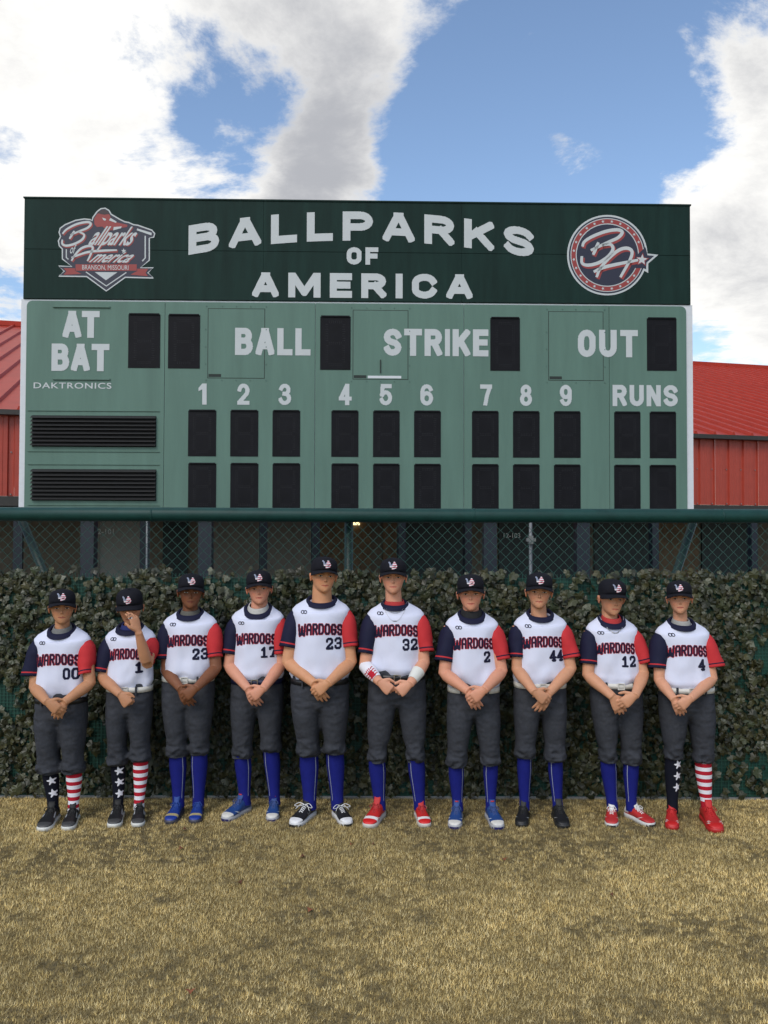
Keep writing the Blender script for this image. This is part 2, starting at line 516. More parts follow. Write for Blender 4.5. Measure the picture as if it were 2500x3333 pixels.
M_leaf = mat('ivy_leaf', (0.040, 0.043, 0.018), rough=0.45, noise=0.25, nscale=30, objrand=0.55, spec=0.45)
M_leaf2 = mat('ivy_leaf_mass', (0.048, 0.053, 0.026), rough=0.45, noise=0.2, nscale=30, attr='tint', spec=0.45)
leaf_me = bpy.data.meshes.new('leaf')
leaf_me.from_pydata(LV.tolist(), [], LF); leaf_me.materials.append(M_leaf); leaf_me.update()
spots = []
nx = 0
while len(spots) < 16500:
    x = rng.uniform(-4.45, 4.45); z = rng.uniform(0.03, ztop + 0.05)
    # thin spots where the net shows, a ragged upper edge
    hole = mnoise.noise(Vector((x*2.3, z*2.3, 4.0)))
    if hole < -0.30 and rng.uniform() < 0.72: continue
    edge = 0.016*mnoise.noise(Vector((x*3.1, 0.3, 9.0))) + 0.004
    if z > ztop + edge: continue
    spots.append((x, z))
spots = np.array(spots)
def leaf_matrix(x, z, layer):
    sc = rng.uniform(0.5, 1.12)
    yaw = rng.normal(0, 0.65); pit = rng.normal(0.22, 0.32); rol = rng.normal(0, 0.85)
    M = Matrix.Translation((x, FD - 0.045 - layer, z)) @ Matrix.Rotation(yaw, 4, 'Z') @ Matrix.Rotation(-pit, 4, 'X') @ Matrix.Rotation(rol, 4, 'Y') @ Matrix.Diagonal((sc, sc, sc, 1))
    return M, sc
mass_V, mass_F, mass_C = [], [], []
singles = []
for (x, z) in spots:
    layer = abs(rng.normal(0, 0.015))
    M, sc = leaf_matrix(x, z, layer)
    singles.append((sc*(1 + 6*layer)*(1.0 if abs(x) < 2.6 and 0.2 < z else 0.3), M))
singles.sort(key=lambda t: -t[0])
for i, (_, M) in enumerate(singles):
    if i < 300:
        lo = bpy.data.objects.new('leaf', leaf_me); COL.objects.link(lo)
        lo.parent = ivy
        lo.matrix_local = Matrix.Translation(-ivy.location) @ M
    else:
        A = np.array(M)
        mass_V.append(LV @ A[:3, :3].T + A[:3, 3])
        n0 = 13*(i-300)
        mass_F.extend([(a+n0, b+n0, c+n0) for a, b, c in LF])
        g = rng.uniform(0.4, 1.55); h = rng.uniform(-1, 1)
        col = np.array((0.039 + 0.007*h, 0.042, 0.018 - 0.003*h))*g
        if rng.uniform() < 0.07: col = np.array((0.12, 0.125, 0.085))*rng.uniform(0.7, 1.2)
        mass_C.append(np.repeat(col[None], 13, 0))
o = obj('leaves', np.concatenate(mass_V), mass_F, M_leaf2, ivy)
o['kind'] = 'stuff'
set_colors(o, np.concatenate(mass_C))

# ================================================================== red roofed building behind
PSI = math.radians(14.2)
ex, ey = math.cos(PSI), math.sin(PSI)           # along the eave
nx_, ny_ = -math.sin(PSI), math.cos(PSI)        # away from the viewer
E0 = U(40, 1336, 14.0)
Z_EAVE = E0[2]
def BW(s, d, z):
    """building coordinates: s along the eave from the left of the picture, d behind the eave line, z up"""
    return np.array((E0[0] + ex*s + nx_*d, E0[1] + ey*s + ny_*d, z))
def bbox(mb, s0, s1, d0, d1, z0, z1, mi=0):
    V = [BW(s, d, z) for s in (s0, s1) for d in (d0, d1) for z in (z0, z1)]
    F = [(0, 1, 3, 2), (4, 6, 7, 5), (0, 4, 5, 1), (2, 3, 7, 6), (0, 2, 6, 4), (1, 5, 7, 3)]
    mb.add(V, F, mi)
M_roof = mat('red_metal_roof', (0.38, 0.036, 0.018), rough=0.45, noise=0.14, nscale=2.5, spec=0.2, stretch=(1, 1, 1))
M_clad = mat('red_metal_cladding', (0.38, 0.048, 0.026), rough=0.42, noise=0.10, nscale=6, spec=0.5)
M_gut = mat('dark_bronze_gutter', (0.03, 0.027, 0.022), rough=0.5, noise=0.2)
M_navy = mat('navy_painted_steel', (0.005, 0.009, 0.017), rough=0.5, noise=0.15, nscale=8)
M_block = mat('tan_block_wall', (0.14, 0.115, 0.085), rough=0.9, noise=0.18, nscale=8, bump=0.2)
M_door = mat('grey_painted_door', (0.26, 0.25, 0.225), rough=0.6, noise=0.08)
M_dkdoor = mat('dark_green_door', (0.007, 0.018, 0.018), rough=0.5, noise=0.15)
M_white = mat('white_sign_paint', (0.62, 0.63, 0.62), rough=0.6)
SL, S0, S1 = 12.7, -9.0, 26.0
TR = math.tan(math.radians(18.4))
FB = Z_EAVE - 1.40                               # bottom of the cladding
bld = empty('red_roofed_building', BW(8, 0, 0))
tag(bld, 'long low building with red standing-seam metal roof and red ribbed cladding', 'building')
k = MB()
def quad(mb, pts, mi=0):
    mb.add(pts, [tuple(range(len(pts)))], mi)
k.add([BW(S0, -.12, Z_EAVE), BW(S1, -.12, Z_EAVE), BW(S1, SL, Z_EAVE + (SL+.12)*TR), BW(S0, SL, Z_EAVE + (SL+.12)*TR),
       BW(S0, SL*2, Z_EAVE), BW(S1, SL*2, Z_EAVE), BW(S0, SL, Z_EAVE), BW(S1, SL, Z_EAVE)], [(0, 1, 2, 3), (3, 2, 5, 4)])
roof = k.build('roof', M_roof, bld)
k = MB(); bbox(k, S0, S1, SL-.22, SL+.22, Z_EAVE + SL*TR - 0.02, Z_EAVE + (SL+.12)*TR + 0.09)
k.build('ridge_cap', M_roof, roof)
RIB = 0.43
rib_me = None
for i in range(int((S1 - S0)/RIB)):
    s = S0 + 0.1 + i*RIB
    if rib_me is None:
        k = MB(); hw = 0.028
        pr = [(-hw-.012, 0.002), (-hw*.6, .062), (hw*.6, .062), (hw+.012, 0.002)]
        A = [BW(s+a, -.12, Z_EAVE + b) for a, b in pr]; B = [BW(s+a, SL-.2, Z_EAVE + (SL-.08)*TR + b) for a, b in pr]
        k.add(A + B, [(0, 1, 5, 4), (1, 2, 6, 5), (2, 3, 7, 6), (0, 3, 2, 1), (4, 5, 6, 7)])
        r0 = k.build('roof_rib', M_roof, roof, origin=BW(8, 0, 0)); rib_me = r0.data; s_first = s
    else:
        r = bpy.data.objects.new('roof_rib', rib_me); COL.objects.link(r); r.parent = roof
        r.location = BW(s, 0, 0) - BW(s_first, 0, 0)
k = MB(); bbox(k, S0, S1, -.16, -.02, Z_EAVE - .085, Z_EAVE - 0.004); k.build('gutter', M_gut, bld)
# ribbed cladding sheet: trapezoid profile, one sheet per metre so that the joints read
PER = 0.335
def clad_sheet(s0, s1, name):
    k = MB(); prof = []
    s = s0
    while s < s1 - 1e-6:
        for a, d in ((0, 0), (.225, 0), (.243, .035), (.317, .035)):
            if s + a <= s1: prof.append((s + a, d))
        s += PER
    prof.append((s1, 0))
    A = [BW(a, d, FB) for a, d in prof]; B = [BW(a, d, Z_EAVE - .05) for a, d in prof]
    n = len(prof)
    k.add(A + B, [(i, i+1, n+i+1, n+i) for i in range(n-1)])
    # pencil ribs on each flat
    for i in range(int(round((s1-s0)/PER))):
        for a in (.075, .15):
            q = s0 + i*PER + a
            k.add([BW(q-.008, -.001, FB), BW(q, -.006, FB), BW(q+.008, -.001, FB), BW(q-.008, -.001, Z_EAVE-.05), BW(q, -.006, Z_EAVE-.05), BW(q+.008, -.001, Z_EAVE-.05)], [(0, 1, 4, 3), (1, 2, 5, 4)])
    k.build(name, M_clad, bld)
s = S0
while s < S1 - 1:
    clad_sheet(s, s + 3*PER - 0.001, 'cladding_sheet'); s += 3*PER
k = MB()
for i in range(int((S1-S0)/PER)):
    for zz in (FB + .03, FB + .72):
        c = BW(S0 + i*PER + .28, .028, zz)
        k.box(c[0]-.009, c[0]+.009, c[1]-.012, c[1]+.012, c[2]-.009, c[2]+.009)
o = k.build('cladding_screws', M_galv, bld); o['kind'] = 'stuff'
k = MB(); bbox(k, S0, S1, -.05, .14, FB - .16, FB - 0.003); beam = k.build('edge_beam', M_gut, bld)
k = MB(); bbox(k, S0, S1, .14, 2.5, FB - .10, FB - 0.02); k.build('soffit', mat('soffit', (0.10, 0.09, 0.085), rough=0.8), bld)
# walkway wall, columns, doors seen through the chain-link
WD = 2.4
k = MB(); bbox(k, S0, S1, WD, WD + .2, 0, FB - .02); wall = k.build('walkway_wall', M_block, bld)
def s_at(px, d, py=1760):
    """where the sight line through a pixel meets the vertical plane d behind the eave"""
    r = ray(px, py); o = np.array((0, 0, CAM_Z))
    n = np.array((nx_, ny_, 0)); P0 = BW(0, d, 0)
    t = ((P0 - o)@n)/(r@n); q = o + r*t
    return (q - E0)@np.array((ex, ey, 0)), q[2]
for px, wpx in ((60, 26), (472, 30), (857, 24), (1027, 26), (1306, 24), (1521, 24), (2128, 26), (2449, 26), (2640, 26), (-160, 26)):
    s, _ = s_at(px, .05)
    w2 = wpx*15/2800/2
    k = MB(); bbox(k, s - w2, s + w2, -.02, .12, 0, FB - .162); k.build('column', M_navy, bld)
def wall_panel(name, x0, x1, m, ztop_, th=0.04, z0=0.02):
    a, _ = s_at(x0, WD - th); b, _ = s_at(x1, WD - th)
    k = MB(); bbox(k, a, b, WD - th, WD - 0.002, z0, ztop_); return k.build(name, m, bld), a, b
M_bei = mat('beige_panel', (0.20, 0.18, 0.155), rough=0.8, noise=0.12, nscale=5)
M_brn = mat('brown_stone_veneer', (0.15, 0.10, 0.058), rough=0.9, noise=0.35, nscale=5, bump=0.3, bscale=12)
d1, a, b = wall_panel('door', 325, 455, M_door, 2.12, 0.06)
wall_panel('door_frame', 300, 325, M_bei, 2.2, 0.08); 
wall_panel('door_frame', 455, 468, M_bei, 2.2, 0.08)
wall_panel('dark_door', 530, 612, M_dkdoor, 2.14, 0.05)
wall_panel('beige_panel', 690, 850, M_bei, 2.25, 0.03)
wall_panel('beige_panel', 865, 1020, M_bei, 2.25, 0.03)
wall_panel('stone_panel', 1035, 1208, M_brn, 2.25, 0.05)
wall_panel('stone_panel', 1248, 1298, M_brn, 2.25, 0.05)
wall_panel('dark_door', 1316, 1515, M_dkdoor, 2.10, 0.05)
wall_panel('dark_door', 1625, 1900, M_dkdoor, 2.16, 0.05)
wall_panel('dark_door', 1935, 2118, M_dkdoor, 2.10, 0.05)
wall_panel('stone_panel', 2140, 2275, M_brn, 2.25, 0.05)
wall_panel('dark_door', 2285, 2440, M_dkdoor, 2.10, 0.05)
def wall_text(s_, x0, x1, y0, y1, name):
    V, F = text_mesh(s_, 0.02)
    a, z1 = s_at(x0, WD - .07, y0); b, _ = s_at(x1, WD - .07, y0); _, z0 = s_at(x0, WD - .07, y1)
    P = [BW(a + (b-a)*v[0], WD - .095, z0 + (z1-z0)*v[1]) for v in V]
    obj(name, P, F, M_white, bld)
wall_text('12-101', 310, 371, 1721, 1739, 'door_number')
wall_text('12-103', 1638, 1692, 1735, 1751, 'door_number')
# small lit wall lantern
M_lamp = bpy.data.materials.new('lamp_glass'); M_lamp.use_nodes = True
b_ = M_lamp.node_tree.nodes['Principled BSDF']; b_.inputs['Base Color'].default_value = (.9, .75, .4, 1)
b_.inputs['Emission Color'].default_value = (1, .78, .40, 1); b_.inputs['Emission Strength'].default_value = 1.6
s, z = s_at(1161, WD - .15, 1704)
lamp = empty('wall_lamp', BW(s, WD - .12, z))
tag(lamp, 'small lit yellowish wall lamp on the stone wall behind the fence', 'lamp')
k = MB(); bbox(k, s-.07, s+.07, WD-.13, WD-.052, z-.03, z+.06); k.build('glass', M_lamp, lamp)
k = MB(); bbox(k, s-.08, s+.08, WD-.14, WD-.051, z+.062, z+.09); k.build('housing', M_gut, lamp)
# ================================================================== scoreboard
SDL, SDR = 10.9, 11.1
PL, PR = U(76, 1200, SDL), U(2248, 1200, SDR)
su = (PR - PL); su[2] = 0; SWID = np.linalg.norm(su); su = su/SWID
sn = np.array((-su[1], su[0], 0))                 # pointing away from the viewer
def sbuv(px, py):
    r = ray(px, py); o = np.array((0, 0, CAM_Z))
    t = ((PL - o)@sn)/(r@sn); q = o + r*t
    return (q - PL)@su, q[2]
def SB(u, w, v):
    p = PL + su*u + sn*w; return np.array((p[0], p[1], v))
def sbox(mb, u0, u1, w0, w1, v0, v1, mi=0):
    V = [SB(u, w, v) for u in (u0, u1) for w in (w0, w1) for v in (v0, v1)]
    F = [(0, 1, 3, 2), (4, 6, 7, 5), (0, 4, 5, 1), (2, 3, 7, 6), (0, 2, 6, 4), (1, 5, 7, 3)]
    mb.add(V, F, mi)
K = 2500/1659.0
def srect(x0, y0, x1, y1):
    """rectangle given in 1659-wide picture pixels -> u0, u1, v0, v1"""
    u0, v1 = sbuv(x0*K, y0*K); u1, v0 = sbuv(x1*K, y1*K)
    return u0, u1, v0, v1
M_hdr = mat('dark_green_sign_face', (0.008, 0.026, 0.021), rough=0.6, spec=0.15, noise=0.35, nscale=6, stretch=(1, 1, .12))
M_grn = mat('sage_green_panel', (0.103, 0.184, 0.146), rough=0.5, spec=0.3, noise=0.13, nscale=5.0, stretch=(1, 1, .12))
M_trim = mat('white_trim', (0.62, 0.64, 0.66), rough=0.45, noise=0.05)
M_let = mat('white_vinyl_lettering', (0.50, 0.53, 0.53), rough=0.5, noise=0.04, nscale=4)
M_blk = mat('black_digit_face', (0.008, 0.008, 0.010), rough=0.5, spec=0.12, noise=0.3, nscale=3)
M_led = mat('unlit_led', (0.028, 0.028, 0.031), rough=0.4)
M_seam = mat('dark_gap', (0.02, 0.03, 0.026), rough=0.8)
M_lnavy = mat('logo_navy', (0.014, 0.015, 0.035), rough=0.5)
M_lred = mat('logo_red', (0.28, 0.035, 0.030), rough=0.5)
M_lgrey = mat('logo_grey', (0.30, 0.32, 0.33), rough=0.5)
board = empty('scoreboard', SB(SWID/2, 0, 0))
tag(board, 'large green baseball scoreboard with dark header reading Ballparks of America', 'scoreboard')
VB = 2.07
uL, vT = sbuv(80, 645); uR, _ = sbuv(2246, 673)
_, vH = sbuv(1250, 983)
DEP = 0.32
k = MB(); sbox(k, uL - .004, uR + .004, 0.012, DEP, vH + .004, vT - .006); k.build('header_box', M_hdr, board)
k = MB(); sbox(k, uL - .03, uR + .03, 0.02, DEP, VB, vH); k.build('cabinet', M_trim, board)
# header faces, two rows of three
xs = [uL, sbuv(858, 700)[0], sbuv(1503, 700)[0], uR]; vM = sbuv(1250, 822)[1]
for i in range(3):
    for v0, v1 in ((vH + .008, vM - .003), (vM + .003, vT)):
        k = MB(); sbox(k, xs[i] + .0015, xs[i+1] - .0015, 0, 0.012, v0, v1); k.build('header_panel', M_hdr, board)
k = MB(); sbox(k, uL - .012, uR + .012, -.012, DEP + .01, vT, vT + .018); k.build('header_cap', M_hdr, board)
# sage face panels with gaps between them, the outer ones with a rounded corner
gx = [srect(58, 660, 59, 661)[0]] + [sbuv(x*K, 1200)[0] for x in (355.5, 680.5, 1002, 1316)] + [srect(1482, 660, 1483, 661)[0]]
vP = sbuv(1250, 656*K)[1]
for i in range(5):
    u0, u1 = gx[i] + (.003 if i else 0), gx[i+1] - (.003 if i < 4 else 0)
    pts = []
    r = 0.07
    if i == 0:
        pts += [(u0 + r - r*math.cos(a), vP - r + r*math.sin(a)) for a in np.linspace(0, math.pi/2, 6)]
    else: pts += [(u0, vP)]
    if i == 4:
        pts += [(u1 - r + r*math.sin(a), vP - r + r*math.cos(a)) for a in np.linspace(0, math.pi/2, 6)]
    else: pts += [(u1, vP)]
    pts += [(u1, VB + .002), (u0, VB + .002)]
    n = len(pts); k = MB()
    k.add([SB(u, 0, v) for u, v in pts] + [SB(u, 0.02, v) for u, v in pts], [tuple(range(n))] + [(j, n+j, n+(j+1) % n, (j+1) % n) for j in range(n)])
    k.build('face_panel', M_grn, board)
# digit windows
def digit(x0, y0, x1, y1, led=True):
    u0, u1, v0, v1 = srect(x0, y0, x1, y1)
    v0 = max(v0, VB + .03)
    k = MB(); sbox(k, u0, u1, -.006, -.0005, v0, v1); d = k.build('digit_panel', M_blk, board)
    k = MB(); sbox(k, u0 + .012, u1 - .012, -.022, -.0065, v1 - .004, v1 + .012); k.build('drip_edge', M_blk, d, origin=np.array(board.location))
    if led:
        k = MB(); w_, h_ = u1 - u0, v1 - v0
        a, b = u0 + .22*w_, u1 - .22*w_; vb, vm, vt = v0 + .10*h_, v0 + .5*h_, v1 - .10*h_
        def row(pa, pb, n):
            for q in range(n):
                t = (q + .5)/n
                for off in (-.010, .010):
                    du = (pb[0]-pa[0]); dv = (pb[1]-pa[1]); L = math.hypot(du, dv)
                    c = (pa[0] + du*t - dv/L*off, pa[1] + dv*t + du/L*off)
                    e = 0.0035
                    k.add([SB(c[0]-e, -.0075, c[1]), SB(c[0], -.0075, c[1]-e), SB(c[0]+e, -.0075, c[1]), SB(c[0], -.0075, c[1]+e)], [(0, 1, 2, 3)])
        for va in (vb, vm, vt): row((a + .02, va), (b - .02, va), 7)
        for ua in (a, b):
            row((ua, vb + .02), (ua, vm - .02), 8); row((ua, vm + .02), (ua, vt - .02), 8)
        o = k.build('led_dots', M_led, d, origin=np.array(board.location)); o['kind'] = 'stuff'
digit(278, 679, 345.5, 795); digit(364, 680.5, 431.5, 796)
digit(692, 684, 757, 799); digit(1059, 687, 1123, 801); digit(1397, 688, 1461.5, 801)
for (xa, xb) in ((407, 466.5), (498, 557.5), (589, 648), (716, 774), (806, 863), (894.5, 952), (1019.5, 1077), (1108, 1165.5), (1196.5, 1254), (1326.5, 1383.5), (1403, 1460.5)):
    yo = 887 + (xa-407)*0.0042
    digit(xa, yo, xb, yo + 98.5); digit(xa, yo + 114.5 + (xa-407)*.0005, xb, yo + 213)
# louvred message panels
for y0, y1 in ((897, 966), (1013, 1082)):
    u0, u1, v0, v1 = srect(70, y0, 337, y1)
    k = MB(); sbox(k, u0, u1, -.004, -.0005, v0, v1); lv = k.build('louvre_panel', M_blk, board)
    for j in range(8):
        v = v0 + (v1 - v0)*(j + .5)/8; h = (v1-v0)/8
        k = MB()
        k.add([SB(u0-.01, -.045, v - h*.15), SB(u1, -.045, v - h*.15), SB(u1, -.005, v + h*.42), SB(u0-.01, -.005, v + h*.42),
               SB(u0-.01, -.045, v - h*.23), SB(u1, -.045, v - h*.23), SB(u1, -.005, v + h*.34), SB(u0-.01, -.005, v + h*.34)],
              [(0, 1, 2, 3), (7, 6, 5, 4), (0, 4, 5, 1), (1, 5, 6, 2), (3, 7, 4, 0)])
        k.build('slat', mat('black_slat', (0.016, 0.016, 0.016), rough=0.6), lv, origin=np.array(board.location))
    for yy in (y0 - 9, y1 + 10):
        a0, a1, q0, q1 = srect(60, yy - .8, 345, yy)
        k = MB(); sbox(k, a0, a1, -.012, -.0005, q0, q1); k.build('panel_lip', M_grn, board)
for (yy) in (661, 817):
    a0, a1, q0, q1 = srect(115, yy, 238, yy + 4)
    k = MB(); sbox(k, a0, a1, -.02, -.0005, q0, q1); k.build('sign_rail', M_grn, board)
# access hatches: a raised door in a dark gap
rv = MB()
for (x0, y0, x1, y1) in ((450, 666.5, 571, 817), (763, 670, 881, 819.5), (1185, 673, 1303, 822)):
    u0, u1, v0, v1 = srect(x0, y0, x1, y1)
    k = MB(); sbox(k, u0 - .005, u1 + .005, -.0012, -.0004, v0 - .005, v1 + .005); h = k.build('access_hatch', M_seam, board)
    k = MB(); sbox(k, u0 + .003, u1 - .003, -.0024, -.0013, v0 + .003, v1 - .003); k.build('hatch_door', M_grn, h, origin=np.array(board.location))
    a0, a1, q0, q1 = (u0 + .01, u0 + .17, v0 + .012, v0 + .05)
    k = MB(); sbox(k, a0, a1, -.0034, -.0025, q0, q1); k.build('serial_plate', M_seam, h, origin=np.array(board.location))
    if x0 == 763:
        k = MB(); sbox(k, u0 + .19, u0 + .62, -.0034, -.0025, q0, q1 - .006); k.build('sticker', M_trim, h, origin=np.array(board.location))
        uu = u0 + (u1-u0)*.5; k = MB(); sbox(k, uu - .006, uu + .006, -.016, -.0025, v0 + .08, v0 + .25); k.build('handle', M_seam, h, origin=np.array(board.location))
    for fx in (-.03, .25, .5, .75, 1.03):
        for vv in (v0 - .03, v1 + .03):
            u = u0 + (u1-u0)*fx; sbox(rv, u-.006, u+.006, -.006, -.0005, vv-.006, vv+.006)
    for fy in (.2, .45, .7):
        for u in (u0 - .03, u1 + .022):
            vv = v0 + (v1-v0)*fy; sbox(rv, u-.006, u+.006, -.006, -.0005, vv-.006, vv+.006)
o = rv.build('rivets', mat('rivet_green', (.06, .12, .095), rough=.4), board); o['kind'] = 'stuff'
# support posts and back braces
for px in (275, 662, 1600, 1906):
    u = sbuv(px, 1760)[0]
    k = MB(); sbox(k, u - .085, u + .085, .10, .27, -.1, VB + .3); k.build('support_post', M_navy, board)

def shape(pts, f, w, m, name):
    P = [SB(sbuv(*f(*p))[0], w, sbuv(*f(*p))[1]) for p in pts]
    from mathutils.geometry import tessellate_polygon
    T = tessellate_polygon([[Vector(p) for p in P]])
    return obj(name, P, [tuple(t) for t in T], m, board)
# ---- lettering
def lettering(s_, x0, y0, x1, y1, bold=0.05, name='lettering', m=None, shear=0.0, arch=0.0, w=-.0042, zpx=None, space=1.0):
    V, F = text_mesh(s_, bold, space)
    P = []
    if zpx is None:
        u0, u1, v0, v1 = srect(x0, y0, x1, y1)
    else:
        (ua, va), (ub, vb) = sbuv(*zpx(x0, y1)), sbuv(*zpx(x1, y0)); u0, u1, v0, v1 = ua, ub, va, vb
    for a, b in V:
        u = u0 + (u1-u0)*(a*(1-shear) + shear*b)
        v = v0 + (v1-v0)*b - arch*(2*a-1)**2
        P.append(SB(u, w, v))
    return obj(name, P, F, m or M_let, board)
def arc(cx_, cy_, rx, ry, a0, a1, n=9):
    return [(cx_ + rx*math.cos(math.radians(a)), cy_ + ry*math.sin(math.radians(a))) for a in np.linspace(a0, a1, n)]
HG = {
 'A': [[(0, 0), (.45, 1)], [(1, 0), (.55, 1)], [(.2, .28), (.8, .28)], [(.45, 1), (.55, 1)]],
 'T': [[(0, 1), (1, 1)], [(.5, 1), (.5, 0)]], 'L': [[(0, 1), (0, 0)], [(0, 0), (1, 0)]], 'I': [[(.5, 0), (.5, 1)]],
 'E': [[(0, 0), (0, 1)], [(0, 1), (1, 1)], [(0, .52), (.9, .52)], [(0, 0), (1, 0)]],
 'F': [[(0, 0), (0, 1)], [(0, 1), (1, 1)], [(0, .50), (.9, .50)]],
 'K': [[(0, 0), (0, 1)], [(1, 1), (.08, .38)], [(.38, .62), (1, 0)]],
 'N': [[(0, 0), (0, 1)], [(.06, 1), (.94, 0)], [(1, 0), (1, 1)]],
 'M': [[(0, 0), (0, 1)], [(.06, 1), (.5, .08), (.94, 1)], [(1, 1), (1, 0)]],
 'B': [[(0, 0), (0, 1)], [(0, 1)] + arc(.58, .77, .34, .23, 90, -90) + [(0, .54)], [(0, .54)] + arc(.60, .27, .40, .27, 90, -90) + [(0, 0)]],
 'P': [[(0, 0), (0, 1)], [(0, 1)] + arc(.60, .73, .40, .27, 90, -90) + [(0, .46)]],
 'R': [[(0, 0), (0, 1)], [(0, 1)] + arc(.58, .75, .40, .25, 90, -90) + [(0, .50)], [(.55, .50), (1, 0)]],
 'O': [arc(.5, .68, .5, .32, 0, 180) + arc(.5, .32, .5, .32, 180, 360) + [(1, .68)]],
 'U': [[(0, 1)] + arc(.5, .32, .5, .32, 180, 360) + [(1, 1)]],
 'C': [arc(.5, .68, .5, .32, 15, 180) + arc(.5, .32, .5, .32, 180, 345)],
 'S': [arc(.5, .75, .5, .25, 15, 180, 8) + [(.06, .64), (.25, .54), (.75, .46), (.94, .36)] + arc(.5, .25, .5, .25, 0, -165, 8)],
 '2': [arc(.5, .70, .5, .30, 170, -10, 9) + [(.90, .52), (.06, .06)], [(.02, 0), (1, 0)]],
 '3': [arc(.48, .76, .44, .24, 165, -80, 9) + [(.42, .53)], [(.42, .53)] + arc(.48, .26, .52, .27, 80, -165, 10)],
 '4': [[(.72, 0), (.72, 1)], [(.66, 1), (.02, .30)], [(.0, .26), (1, .26)]],
 '5': [[(.12, 1), (.95, 1)], [(.12, 1), (.06, .50)], [(.06, .50)] + arc(.48, .32, .52, .32, 120, -160, 12)],
 '6': [arc(.5, .72, .48, .28, 20, 180, 8) + [(0, .45)] + arc(.5, .30, .5, .30, 180, 540, 18)],
 '7': [[(0, 1), (1, 1)], [(.98, .98), (.62, .50), (.42, 0)]],
 '8': [arc(.5, .77, .43, .23, -90, 270, 18), arc(.5, .27, .5, .27, -90, 270, 18)],
 '9': [arc(.5, .70, .5, .30, 0, 360, 18), [(1, .70), (1, .45)] + arc(.5, .28, .48, .28, 0, -160, 8)],
}
WID = {'I': .28, 'M': 1.28, 'A': 1.06, 'L': .86, 'E': .88, 'F': .86}
def sign_text(s_, x0, y0, x1, y1, th, gap, w=-.0042, arch=0.0, cell=.005):
    """bold square-cut sign letters cut from strokes; th = stroke in metres, gap between letters in metres"""
    u0, u1, v0, v1 = srect(x0, y0, x1, y1)
    tot = sum(WID.get(c, 1.0) for c in s_); cw = ((u1-u0) - gap*(len(s_)-1))/tot
    V, F, M_ = [], [], []
    u = u0
    for ch in s_:
        wl = cw*WID.get(ch, 1.0)
        nx, nz = int(wl/cell) + 1, int((v1-v0)/cell) + 1
        gx_, gz_ = np.meshgrid((np.arange(nx)+.5)*cell, (np.arange(nz)+.5)*cell)
        P = np.stack([gx_.ravel(), gz_.ravel()], 1); mask = np.zeros(len(P), bool)
        h2 = th/2
        for pl in HG[ch]:
            pts = [np.array((h2 + a*(wl-th), h2 + b*((v1-v0)-th))) for a, b in pl]
            for i_, (a, b) in enumerate(zip(pts[:-1], pts[1:])):
                d = b - a; L_ = np.linalg.norm(d)
                if L_ < 1e-6: continue
                d = d/L_; q = P - a; t = q@d; pr = np.abs(q@np.array((-d[1], d[0])))
                e0 = h2 if i_ == 0 and abs(d[0]*d[1]) < .05 else 0; e1 = h2 if i_ == len(pts)-2 and abs(d[0]*d[1]) < .05 else 0
                if i_ == 0 and abs(d[0]*d[1]) >= .05: e0 = h2*.9
                if i_ == len(pts)-2 and abs(d[0]*d[1]) >= .05: e1 = h2*.9
                mask |= (pr <= h2) & (t >= -e0) & (t <= L_ + e1)
                if i_ > 0: mask |= np.hypot(q[:, 0], q[:, 1]) <= h2
        mask &= (P[:, 1] > 0) & (P[:, 1] < (v1-v0)) & (P[:, 0] < wl)
        mk = mask.reshape(nz, nx)
        for r_ in range(nz):                               # merge each run of cells into one strip
            c_ = 0
            while c_ < nx:
                if mk[r_, c_]:
                    e_ = c_
                    while e_ < nx and mk[r_, e_]: e_ += 1
                    step = c_
                    while step < e_:
                        nxt = min(e_, step + 10)
                        n0 = len(V)
                        for (a, b) in ((step, r_), (nxt, r_), (nxt, r_+1), (step, r_+1)):
                            uu = u + a*cell; vv = v0 + b*cell
                            vv -= arch*((uu - (u0+u1)/2)/((u1-u0)/2))**2
                            V.append(SB(uu, w, vv))
                        F.append((n0, n0+1, n0+2, n0+3)); step = nxt
                    c_ = e_
                else: c_ += 1
        obj('letter', V, F, M_let, board); V, F = [], []
        u += wl + gap
sign_text('AT', 136, 671, 215, 730, .082, .004); sign_text('BAT', 112, 742, 236, 802, .082, .022)
lettering('DAKTRONICS', 73, 826, 241, 840, 0.012, space=1.1)
sign_text('BALL', 508, 708, 671, 768, .082, .035); sign_text('STRIKE', 829, 710, 1055, 770, .082, .035); sign_text('OUT', 1248, 712, 1378, 772, .082, .045)
for c, x0, x1 in (('2', 513, 539), ('3', 602, 629), ('4', 732, 759.5), ('5', 820, 847), ('6', 908, 935.5), ('7', 1037, 1063), ('8', 1123, 1149), ('9', 1209, 1235)):
    yo = 828 + (x0-428)*.0042
    sign_text(c, x0, yo, x1, yo + 46, .052, 0)
shape([(429, 838), (437, 828.5), (446.5, 828.5), (446.5, 874), (437, 874), (437, 841), (429, 845)], lambda a, b: (a*K, b*K), -.0042, M_let, 'letter')
sign_text('RUNS', 1323, 831, 1464, 878, .062, .035)
hp = (vT - vH)/((983-655)/K)
sign_text('BALLPARKS', 408, 453, 1153, 524, .098, .125, w=-.004, arch=35*hp)
sign_text('OF', 749, 534, 817, 572, .062, .05, w=-.004)
sign_text('AMERICA', 545, 588, 1021, 646, .09, .12, w=-.004)

